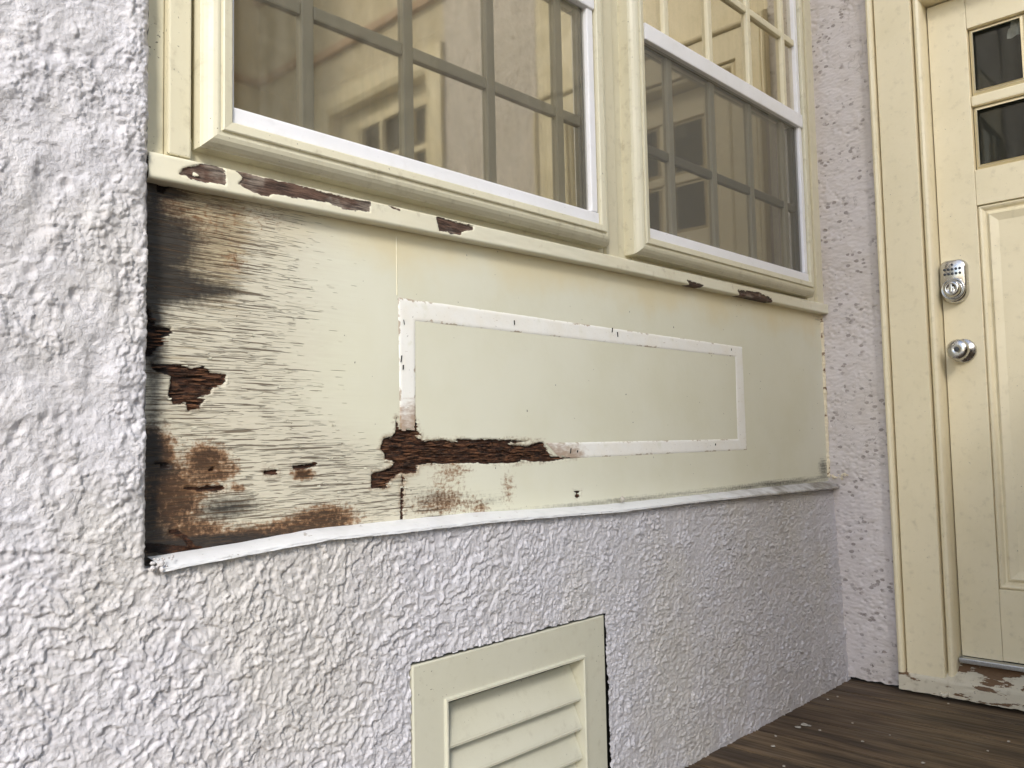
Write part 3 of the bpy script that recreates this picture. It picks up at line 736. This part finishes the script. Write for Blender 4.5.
# ------------------------------------------------------------------ window sill with peeled patches
SPX = np.array([-2.005, -1.07, .012])
def sill_fields(x, z):
    d = np.full(x.shape, .05)
    for P in SILL: d = np.minimum(d, poly_sdf(x, z, mm(P)))
    for P in SPECK: d = np.maximum(d, -poly_sdf(x, z, mm(P)))
    return d
def sill_zb(x): return np.interp(x, SPX, [1.0345, 1.048, 1.0525])
def sill_zt(x): return np.interp(x, SPX, [1.0690, 1.0750, 1.0810])
SY = .010
def sill_pos(U, V):                                 # V: -1..0 underside, 0..1 front, 1..2 top slope
    zb = sill_zb(U); zt = sill_zt(U)
    Vc = np.clip(V, 0, 1); z = zb+(zt-zb)*Vc
    d = sill_fields(U, z)+.0016*fbm(U/.012, z/.005, 3, 161)
    dep = sstep(.0008, -.0012, d)*(.0022+.001*fbm(U/.02, z/.004, 2, 163))
    rnd = .003*(1-np.sqrt(np.clip(1-((np.abs(Vc-.5)*2-.72)/.28).clip(0, 1)**2, 0, 1)))
    y = SY+dep+rnd+.0007*fbm(U/.06, V*2, 2, 165)
    y = np.where(V < 0, SY+.003+(-V)*(PY+.008-SY), y); z = np.where(V < 0, zb+(-V)*.001, z)
    y = np.where(V > 1, SY+.003+(V-1)*.045, y); z = np.where(V > 1, zt+(V-1)*.012, z)
    return U, y, z
def sill_mat():
    m = Mat("sill_paint"); d = m.attr("hole")
    a = m.noise(8, 5, .6); ex = m.noise(1, 5, .7, (60, 60, 170)); sp = m.noise(140, 4, .6)
    c = m.mix(m.ss(a, .35, .7, 0, .5), (.76, .73, .58), (.72, .66, .48))
    c = m.mix(m.ss(m.noise(40, 5, .65), .56, .8, 0, .45), c, (.33, .27, .17))
    hn = m.math('MULTIPLY_ADD', m.math('SUBTRACT', ex, .5), .0120, d); hk = m.ss(hn, -.0003, .0003, 1, 0)
    fib = m.noise(1, 5, .65, (30, 30, 300)); b2 = m.noise(14, 4, .6)
    rot = m.mix(m.ss(fib, .35, .65), (.035, .020, .014), (.14, .080, .055))
    rot = m.mix(m.math('MULTIPLY', m.ss(b2, .47, .58), .75), rot, m.mix(m.ss(fib, .35, .65), (.07, .055, .045), (.32, .27, .22)))
    c = m.mix(hk, c, rot)
    n = m.bump(m.math('SUBTRACT', 1.0, hk), 1.0, .0015); n = m.bump(m.math('MULTIPLY', fib, hk), .8, .003, n); n = m.bump(sp, .2, .0008, n)
    return m.done(c, m.math('MULTIPLY_ADD', hk, .3, .45), n)
M_SILL = sill_mat()
sill = empty("window_sill", (-1.0, .03, 1.05), "long cream window sill board with brown patches where its paint has peeled", "sill")
SU = np.concatenate([lin((-2.004, -1.35, .002)), lin((-1.35, -.002, .004))[1:]]); SV = np.concatenate([np.array([-1., -.5, -.03]), np.linspace(0, 1, 20), np.array([1.03, 1.5, 2])])
UU, VV = np.meshgrid(SU, SV); X, Y, Z = sill_pos(UU, VV)
grid_mesh("sill_board", SU, SV, sill_pos, M_SILL, sill, attrs=dict(hole=sill_fields(X, sill_zb(X)+(sill_zt(X)-sill_zb(X))*np.clip(VV, 0, 1))))

# ------------------------------------------------------------------ posts and boards between and beside the windows (base plane y = .028)
YB = .028
ZH = 2.12
post = empty("window_post", (-1.975, .05, 1.07), "cracked cream post of two stepped boards between stucco pier and first window", "post")
box("board", (-2.03, -1.9785, .026, .10, 1.071, ZH), M_CREAMOLD, post, .002)
box("board", (-1.9775, -1.9475, .014, .10, 1.0722, ZH), M_CREAMOLD, post, .0025)
post = empty("window_post", (-1.02, .05, 1.07), "flat cream post between the two windows", "post")
box("board", (-1.060, -1.018, .018, .12, 1.0715, ZH), M_CREAM, post, .004)
box("board", (-1.016, -.960, .030, .12, 1.0705, ZH), M_CREAM, post, .002)
post = empty("window_post", (-.04, .05, 1.07), "narrow cream stepped post in the corner between screened window and side wall", "post")
box("board", (-.110, -.062, .024, .12, 1.0755, ZH), M_CREAM, post, .003)
box("board", (-.060, -.028, .016, .12, 1.0755, ZH), M_CREAM, post, .003)
box("board", (-.026, .010, .024, .12, 1.0755, ZH), M_CREAM, post, .002)
fb = empty("apron_moulding", (-1.0, .05, 1.075), "thin cream board between the window sill and the bottom of the window casings", "moulding")
box("board", (-1.9470, -1.0605, .027, .12, 1.0735, 1.104), M_CREAM, fb, .001)
box("board", (-.9595, -.1105, .027, .12, 1.0745, 1.104), M_CREAM, fb, .001)
hd = empty("header_board", (-1.0, .05, ZH), "cream board running above both windows", "board")
box("board", (-2.004, .0, .012, .12, ZH+.001, ZH+.22), M_CREAM, hd, .003)
ub = empty("upper_wall", (-1.0, .1, ZH+.22), "stucco wall above the windows", "wall")
box("wall_face", (-2.004, .0, .006, .2, ZH+.222, WALL_H), M_STUC, ub)

# ------------------------------------------------------------------ windows
def window(xl, xr, label, screen):
    zb, zt = 1.125, 2.085
    w = empty("sash_window", ((xl+xr)/2, .05, zb-.04), label, "window", "pair of sash windows")
    P = lambda u, v, d: (u, d, v)
    prof = [(0, .012), (0, -.0105), (.0015, -.012), (.0125, -.0135), (.0140, -.0125), (.0145, -.0090), (.0175, -.0088), (.0180, -.0105),
            (.021, -.0105), (.026, -.0088), (.031, -.0050), (.035, .0000), (.0365, .004), (.0375, .0045), (.0375, .0300)]
    frame_sweep("casing", prof, (xl, xr, zb, zt), P, M_CASE, w)
    box("back_liner", (xl-.036, xl-.0005, .014, .030, zb, zt), M_CREAM, w)
    box("back_liner", (xr+.0005, xr+.036, .014, .030, zb, zt), M_CREAM, w)
    # two sashes; each white frame carries its bars and panes
    ys0, ys1 = -.006, .012
    zm0, zm1 = 1.566, 1.604
    bm = bmesh.new()
    bm_box(bm, xl+.001, xr-.001, ys0, ys1, zb+.0005, zb+.0235, .0025)
    bm_box(bm, xl+.0005, xl+.009, ys0+.008, ys1, zb+.0245, zm0-.0005, .0015)
    bm_box(bm, xr-.022, xr-.0035, ys0+.001, ys1, zb+.0245, zm0-.0005, .0025)
    low = from_bm("lower_sash", bm, M_WHITE, w)
    bm = bmesh.new()
    bm_box(bm, xl+.0095, xr-.001, -.009, .011, zm0, zm1, .003)
    bm_box(bm, xl+.0005, xl+.009, ys0+.008, ys1, zm1+.0005, zt, .0015)
    bm_box(bm, xr-.022, xr-.0035, ys0+.001, ys1, zm1+.0005, zt, .0025)
    upp = from_bm("upper_sash", bm, M_WHITE, w)
    box("stile_gap", (xr-.0034, xr-.0008, ys0+.006, ys1, zb+.0245, zt), M_DARK, w)
    # dark track beside the far stile
    box("track", (xr-.034, xr-.0225, .010, .060, zb+.0245, 1.565), M_TRACK, w)
    for k in range(2):
        box("track_rib", (xr-.0315+k*.0045, xr-.0295+k*.0045, .0065, .0099, zb+.0245, 1.565), M_TRACK, w)
    def sash(w, vx, hz, z0, z1, yf, yp, mw, MS, MV=None):
        pit = vx[1]-vx[0]
        E = [xl+.0095]+list(vx)+[xr-.0235]
        for k in range(4):
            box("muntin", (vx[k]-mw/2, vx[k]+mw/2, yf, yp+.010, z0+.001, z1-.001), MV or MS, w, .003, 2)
        for k in range(5):
            a = E[k] if k == 0 else E[k]+mw/2+.0004; b = E[k+1] if k == 4 else E[k+1]-mw/2-.0004
            box("muntin", (a, b, yf+.0010, yp+.009, hz-mw/2, hz+mw/2), MS, w, .003, 2)
            for q, (za, zc) in enumerate(((z0, hz-mw/2), (hz+mw/2, z1))):
                t = ((k*7+q*5) % 5-2)*.00025               # old panes sit a hair out of true
                mk("pane", [(a-.003, yp+t, za-.003), (b+.003, yp-t, za-.003), (b+.003, yp-t*.5, zc+.003), (a-.003, yp+t*1.5, zc+.003)], [(0, 1, 2, 3)], M_PANE, w)
    d = xl+1.903
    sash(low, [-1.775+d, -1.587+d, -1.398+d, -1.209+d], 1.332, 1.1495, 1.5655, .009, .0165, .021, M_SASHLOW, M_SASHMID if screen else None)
    if screen: sash(upp, [-1.800+d, -1.607+d, -1.408+d, -1.211+d], 1.809, 1.6045, 2.07, -.004, .006, .018, M_SASH)
    else: sash(upp, [-1.775+d, -1.587+d, -1.398+d, -1.209+d], 1.809, 1.6045, 2.07, -.004, .006, .018, M_SASH)
    if screen:
        mk("insect_screen", [(xl+.009, .0025, zb+.02), (xr-.022, .0025, zb+.02), (xr-.022, .0025, zm0+.002), (xl+.009, .0025, zm0+.002)], [(0, 1, 2, 3)], M_SCREEN, w)
    else:
        mk("storm_pane", [(xl+.009, .0045, zb+.02), (xr-.022, .0045, zb+.02), (xr-.022, .0045, zm0+.002), (xl+.009, .0045, zm0+.002)], [(0, 1, 2, 3)], M_OUTER, low)
    return w
window(-1.903, -1.113, "left window of the pair with clear glass in its lower half, nearest the stucco pier", False)
window(-.945, -.160, "right window of the pair with a grey insect screen over its lower half", True)

# room behind the windows: closed, dim
rm = empty("room_shell", (-1, 1.5, 0)); tag(rm, kind='structure')
box("room_floor", (-2.1, .3, .22, 3.3, .0, .05), M_ROOM, rm)
box("room_ceiling", (-2.1, .3, .22, 3.3, 2.75, 2.8), M_ROOM, rm)
box("room_wall", (-2.1, .3, 3.3, 3.35, 0, 2.8), M_ROOM, rm)
box("room_wall", (-2.15, -2.1, .22, 3.35, 0, 2.8), M_ROOM, rm)
box("room_wall", (.3, .35, .22, 3.35, 0, 2.8), M_ROOM, rm)

# ------------------------------------------------------------------ crawl space vent
vent = empty("wall_vent", (-1.36, 0, .012), "square cream louvred vent set in the stucco apron near the floor", "vent")
vx0, vx1, vz0, vz1 = -1.600, -1.122, .012, .358
ix0, ix1, iz0, iz1 = -1.5315, -1.1935, .078, .291
yv = .0015
P = lambda u, v, d: (u, d, v)
prof = [(0, .050), (0, yv-.002), (.0012, yv-.0045), (.0042, yv-.0045), (.0055, yv-.001), (.0075, yv), (.067, yv), (.0695, yv+.002), (.0695, .03)]
frame_sweep("frame", prof, (ix0, ix1, iz0, iz1), P, M_VENT, vent)
box("backing", (ix0-.01, ix1+.01, .075, .080, iz0-.01, iz1+.01), M_DARK, vent)
lp = .0535
for k in range(4):
    z = .2165-k*lp                                  # lower front edge of each blade
    pr = [(.0055, z), (.0080, z-.0022), (.0110, z-.0010), (.036, z+.058), (.033, z+.0605), (.0062, z+.0045)]
    bm = bmesh.new(); bm_sweep(bm, pr, ix0+.001, ix1-.001, lambda t, p, q: (t, p, q))
    bmesh.ops.bevel(bm, geom=[e for e in bm.edges if abs(e.verts[0].co.x-e.verts[1].co.x) > .1], offset=.0018, segments=2, affect='EDGES')
    from_bm("louvre_slat", bm, M_VENT, vent)

# ------------------------------------------------------------------ door casing, door, locks, threshold
DX = .040
df = empty("door_casing", (0, -.7, .05), "cream painted moulded casing around the door", "door frame")
YL, YR = -.288, -.950                              # door opening
ZT = 1.888
def side_prof(s):                                   # (distance from opening, x)
    return [(0, DX+.02), (0, .002), (.0015, -.004), (.004, -.010), (.010, -.0135), (.016, -.0115), (.0195, -.006), (.0203, .014), (.0228, .014), (.0232, -.017),
            (.0250, -.020), (.118, -.020), (.1195, -.0185), (.1200, -.004), (.1235, -.004), (.1240, -.024), (.127, -.030), (.133, -.032), (.138, -.030), (.1405, -.024), (.1405, .006)]
Pd = lambda u, v, d: (d, -u, max(v, .052))
frame_sweep("casing", side_prof(0), (-YL, -YR, .052, ZT), Pd, M_DOOR, df, sides=(1, 2, 3))
# door leaf
door = empty("door", (DX+.02, -.7, .10), "cream panelled door with a grid of dark panes and two nickel locks", "door")
d0, d1 = DX, DX+.044
pl, pr_ = -.388, -.849
zs = dict(top=1.884, p1t=1.790, p1b=1.602, p2t=1.574, p2b=1.398, pt=1.302, pb=.288, bot=.104)
box("stile", (d0, d1, pl, YL-.003, zs['bot'], zs['top']), M_DOOR, door, .002)
box("stile", (d0, d1, YR+.003, pr_, zs['bot'], zs['top']), M_DOOR, door, .002)
yi0, yi1 = pr_+.0006, pl-.0006
box("rail", (d0+.0004, d1, yi0, yi1, zs['p1t'], zs['top']-.001), M_DOOR, door, .0015)
box("rail", (d0+.0004, d1, yi0, yi1, zs['pt'], zs['p2b']), M_DOOR, door, .0015)
box("rail", (d0+.0004, d1, yi0, yi1, zs['bot']+.001, zs['pb']), M_DOOR, door, .0015)
n = 3; mw = .022; pwid = (-pr_+pl-(n-1)*mw)/n
pwid = (abs(pr_-pl)-(n-1)*mw)/n
box("muntin", (d0+.003, d1-.003, yi0, yi1, zs['p2t'], zs['p1b']), M_DOOR, door, .004)
for k in range(n):
    ya = pl-k*(pwid+mw); yb = ya-pwid
    if k < n-1:
        for za, zc in ((zs['p1b']+.0006, zs['p1t']-.0006), (zs['p2b']+.0006, zs['p2t']-.0006)):
            box("muntin", (d0+.0036, d1-.003, yb-mw, yb, za, zc), M_DOOR, door, .004)
    for za, zc in ((zs['p1b'], zs['p1t']), (zs['p2b'], zs['p2t'])):
        fr = [(-.013, .004), (-.0125, .009), (-.009, .009), (-.0065, .013), (-.002, .017), (-.0005, .0245), (-.0005, .03)]
        # glazing bead sits inside each opening
        frame_sweep("glazing_bead", [(s, d0+a) for s, a in fr][::-1], (-ya, -yb, za, zc), Pd, M_DOOR, door)
        mk("pane", [(d0+.020, ya, za), (d0+.020, yb, za), (d0+.020, yb, zc), (d0+.020, ya, zc)], [(0, 1, 2, 3)], M_DPANE, door)
# sunk panels with a stuck moulding
ymid = (pl+pr_)/2
box("stile", (d0+.0004, d1, ymid-.045, ymid+.045, zs['pb']+.0006, zs['pt']-.0006), M_DOOR, door, .0015)
for ya, yb in ((pl, ymid+.045), (ymid-.045, pr_)):
    pf = [(-.048, .0105), (-.046, .0100), (-.028, .0040), (-.0265, .0075), (-.024, .0078), (-.020, .0120), (-.016, .0120), (-.011, .006), (-.0065, .0035), (-.004, .0040), (-.0032, .009), (-.0008, .009), (-.0008, .03)]
    frame_sweep("panel_moulding", [(s, d0+a) for s, a in pf][::-1], (-ya, -yb, zs['pb'], zs['pt']), Pd, M_DOOR, door)
    box("panel", (d0+.0105, d0+.03, yb+.047, ya-.047, zs['pb']+.047, zs['pt']-.047), M_DOOR, door)
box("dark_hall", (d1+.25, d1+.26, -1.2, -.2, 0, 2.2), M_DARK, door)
# crumpled white sheet added for a pale blotch in the top pane
def blotch_pos(U, V):
    return d1-.012+.006*np.sin(U*9+V*3)+.004*fbm(U*3, V*3, 2, 201), -.476-.050*U-.012*V, 1.742+.048*V+.016*(1-U)*(1-V)*np.sin(V*5)
M_BLOTCH = plain("blotch_white", (.80, .76, .74), .8)
grid_mesh("white_blotch", np.linspace(0, 1, 14), np.linspace(0, 1, 14), blotch_pos, M_BLOTCH, door)
# keypad deadbolt
def plate_outline(cy, cz, w, h, r_top, r_bot, n=10):
    o = []
    for (sy, sz, r) in ((1, 1, r_top), (-1, 1, r_top), (-1, -1, r_bot), (1, -1, r_bot)):
        a0 = {(1, 1): 0, (-1, 1): 90, (-1, -1): 180, (1, -1): 270}[(sy, sz)]
        for k in range(n+1):
            a = math.radians(a0+90*k/n)
            o.append((cy+sy*(w/2-r)+r*math.cos(a), cz+sz*(h/2-r)+r*math.sin(a)))
    return o
def bm_plate(bm, out, layers):
    """layers: (x, inset)"""
    cy = sum(p[0] for p in out)/len(out); cz = sum(p[1] for p in out)/len(out)
    R = []
    for x, s in layers:
        R.append([bm.verts.new((x, cy+(a-cy)*(1-s), cz+(b-cz)*(1-s*.6))) for a, b in out])
    for A, B in zip(R, R[1:]):
        for k in range(len(out)): bm.faces.new((A[k], A[(k+1) % len(out)], B[(k+1) % len(out)], B[k]))
    bm.faces.new(R[-1])
KY, KZ = -.3255, 1.1035
bm = bmesh.new()
bm_plate(bm, plate_outline(KY, KZ, .068, .118, .020, .033), [(d0+.001, 0), (d0-.012, 0), (d0-.019, .05), (d0-.022, .14)])
kp = from_bm("keypad_deadbolt", bm, M_NICK, door)
for p in kp.data.polygons: p.use_smooth = True
key_me = None
for rw in range(2):
    for cl in range(5):
        bm = bmesh.new(); bm_lathe(bm, (d0-.0205, KY+.019-cl*.0095, KZ+.033-rw*.0125), (-1, 0, 0), [(0, .0036), (.003, .0036), (.0036, .003)], 12)
        from_bm("key", bm, M_KEY, kp, True)
bm = bmesh.new(); bm_lathe(bm, (d0-.0205, KY, KZ+.0455), (-1, 0, 0), [(0, .0030), (.003, .0030), (.0034, .0022)], 12); from_bm("key", bm, M_KEY, kp, True)
bm = bmesh.new(); bm_lathe(bm, (d0-.018, KY, KZ-.022), (-1, 0, 0), [(0, .031), (.006, .031), (.009, .029), (.0095, .0265), (.007, .025), (.007, .022), (.020, .0205), (.024, .018), (.0245, .012), (.021, .010), (.021, .004), (.0225, .003)], 36)
from_bm("turn_knob", bm, M_NICK, kp, True)
box("thumb_blade", (d0-.0475, d0-.038, KY-.004, KY+.004, KZ-.033, KZ-.011), M_NICK, kp, .002)
# knob
NY, NZ = -.337, .9150
bm = bmesh.new(); bm_lathe(bm, (d0+.001, NY, NZ), (-1, 0, 0), [(0, .0325), (.006, .0325), (.010, .030), (.011, .026), (.014, .024), (.016, .016), (.020, .0130), (.034, .0125), (.037, .017), (.041, .0235), (.048, .0275), (.055, .0275), (.061, .024), (.0645, .017), (.0655, .008), (.064, .006), (.064, .002)], 36)
kn = from_bm("door_knob", bm, M_NICK, door, True)
bm = bmesh.new(); bm_lathe(bm, (d0-.0636, NY, NZ), (-1, 0, 0), [(0, .0060), (.0012, .0060), (.0016, .005)], 16); from_bm("keyhole", bm, M_KEY, kn, True)
# threshold
th = empty("door_threshold", (0, -.7, 0), "chipped cream threshold board under the door with a metal strip on top", "threshold")
def th_pos(U, V):                                   # U = -y, V: 0 bottom..1 top front..2 back
    chip = .0022*np.clip(fbm(U/.05, V/.25, 4, 211)-.15, 0, 1)*2
    low = .006+.0045*np.clip(fbm(U/.03, U*0, 3, 213), -.2, 1)
    x = np.where(V <= 1, -.026+chip+.0016*fbm(U/.2, V, 2, 215), -.024+(V-1)*.062); z = np.where(V <= 1, low+(.050-low)*V, .050+(V-1)*.0385)
    x = np.where((V > .9) & (V < 1.05), x+.0015, x)
    return x, -U, z
grid_mesh("threshold_board", lin((.1475, 1.095, .004)), np.concatenate([np.linspace(0, 1, 14), np.linspace(1.03, 2, 10)]), th_pos, M_THRES, th)
box("weather_strip", (.014, .039, YR+.002, YL-.001, .0900, .1035), M_ALU, th, .003)
box("sub_sill", (.0, .10, YR-.13, YL+.13, .006, .040), M_DARK, th)
lumps("paint_drip", [(-.028, -.262, .010, .009), (-.026, -.270, .014, .007), (-.027, -.255, .012, .006)], M_THRES, th, 9)

# ------------------------------------------------------------------ the rest of the porch, seen only mirrored in the panes, plus unseen added light blockers
wb = empty("stucco_wall", (.05, -1.5, 0), "grey stucco wall on the far side of the door", "wall")
box("wall_face", (-.002, .2, -1.68, -1.092, 0, 2.685), M_STUCB, wb)
box("wall_face", (.0, .2, -1.0915, -.146, 2.04, 2.685), M_DOOR, wb)
box("wall_face", (.0, .2, -3.1, -2.63, 0, 2.685), M_CEIL, wb)
box("wall_face", (.0, .2, -2.63, -1.68, 2.48, 2.685), M_CEIL, wb)
box("wall_face", (.0, .2, -3.1, -.0, 2.7215, WALL_H), M_CEIL, wb)
d2 = empty("glazed_door", (.05, -2.1, .0), "tall cream glazed door further along the side wall", "door")
frame_sweep("casing", [(0, .10), (0, -.012), (.03, -.02), (.11, -.02), (.112, .01)], (1.68+.115, 2.52, .4, 2.37), Pd, M_DOOR, d2, sides=(1, 2, 3))
box("leaf_stile", (.05, .09, -2.52, -2.335, .02, 2.37), M_DOOR, d2)
box("leaf_stile", (.05, .09, -1.80, -1.795, .02, 2.37), M_DOOR, d2)
box("leaf_rail", (.05, .09, -2.335, -1.80, 2.27, 2.37), M_DOOR, d2)
box("leaf_rail", (.05, .09, -2.335, -1.80, .02, .9), M_DOOR, d2)
for a in (2.335, 2.165, 1.975, 1.80): box("muntin", (.05, .09, -a-.011, -a+.011, .9, 2.27), M_DOOR, d2)
for z in (2.075, 1.85, 1.6, 1.3): box("muntin", (.052, .088, -2.335, -1.80, z-.013, z+.013), M_DOOR, d2)
box("dark_glass", (.075, .078, -2.335, -1.80, .9, 2.27), M_DARK, d2)
pw_ = empty("porch_end_wall", (-.4, -3.12, 0), "cream end wall of the porch", "wall")
box("wall_face", (WING_X, .2, -3.2, -3.1, 0, WALL_H), M_CEIL, pw_)
box("crown", (-.03, .0, -3.1, -.0, 2.685, 2.7214), M_CROWN, wb)
box("crown", (WING_X, -.03, -3.099, -3.075, 2.685, 2.7214), M_CROWN, pw_)
box("crown", (-.03, .0, -3.1, -.0, 3.15, 3.19), M_CROWN, wb)
gf = empty("shade_blocker_low", (-3.45, -5, -.46), "unseen dark boarding added beyond the porch to shade the lower side wall", "light blocker")
box("boarding", (-3.5, -3.4, -7, -3.3, -.46, 2.7), M_DECK, gf, .004)  # unseen, added to keep sun off the lower side wall
nb = empty("shade_blocker_tall", (-3.8, -3.2, -.46), "tall unseen brown boarding added beyond the porch to shade the corner", "wall")
box("wall_face", (-4.6, -3.08, -3.3, -3.1, -.46, 9), M_DECK, nb)  # unseen, added to throw shade on the corner end of the panel
if HALF:
    hw = empty("shade_blocker_front", (HALF[0]/2, HALF[1], 0), "unseen brown boarding added in front of the porch corner to block light", "balustrade")
    box("boarding", (HALF[0], -.02, HALF[1]-.06, HALF[1], .0, HALF[2]), M_DECK, hw, .004)  # unseen, added to block low light from the corner
# ------------------------------------------------------------------ chips of paint lying on the deck
rr = random.Random(12)
CHIPS=[(-0.453, -0.076, 0.011), (-0.454, -0.088, 0.006), (-0.479, -0.072, 0.009), (-0.466, -0.119, 0.006), (-0.569, -0.06, 0.007), (-0.633, -0.085, 0.009), (-0.227, -0.035, 0.006), (-0.187, -0.045, 0.005), (-0.368, -0.158, 0.006), (-0.475, -0.224, 0.006), (-0.268, -0.469, 0.008), (-0.521, -0.368, 0.009), (-0.066, -0.283, 0.006), (-0.726, -0.156, 0.007), (-0.36, -0.45, 0.004), (-0.395, -0.255, 0.003)]
CHIP_LABEL = {0: "largest pale paint chip on the deck, near the foot of the stucco apron", 12: "single pale paint chip on the deck close in front of the door threshold",
              10: "pale paint chip alone on the open deck boards in front of the door"}
CHIP_ANY = "small pale paint chip scattered on the brown deck boards among others like it"
for q, (x, y, r) in enumerate(CHIPS):
    r *= 1.0 if q < 3 else .6
    n = rr.randint(5, 7); bm = bmesh.new(); a0 = rr.uniform(0, 6)
    ring = [(x+r*rr.uniform(.5, 1.15)*math.cos(a0+k*2*math.pi/n), y+r*rr.uniform(.5, 1.15)*math.sin(a0+k*2*math.pi/n)) for k in range(n)]
    tilt = rr.uniform(-.3, .3)
    A = [bm.verts.new((a, b, .0008+abs(a-x)*abs(tilt)+.0005)) for a, b in ring]; B = [bm.verts.new((v.co.x, v.co.y, v.co.z+.0014)) for v in A]
    bm.faces.new(A[::-1]); bm.faces.new(B)
    for k in range(n): bm.faces.new((A[k], A[(k+1) % n], B[(k+1) % n], B[k]))
    tag(from_bm("paint_chip", bm, M_CHIP), CHIP_LABEL.get(q, CHIP_ANY), "paint chip", "paint chips on the deck")
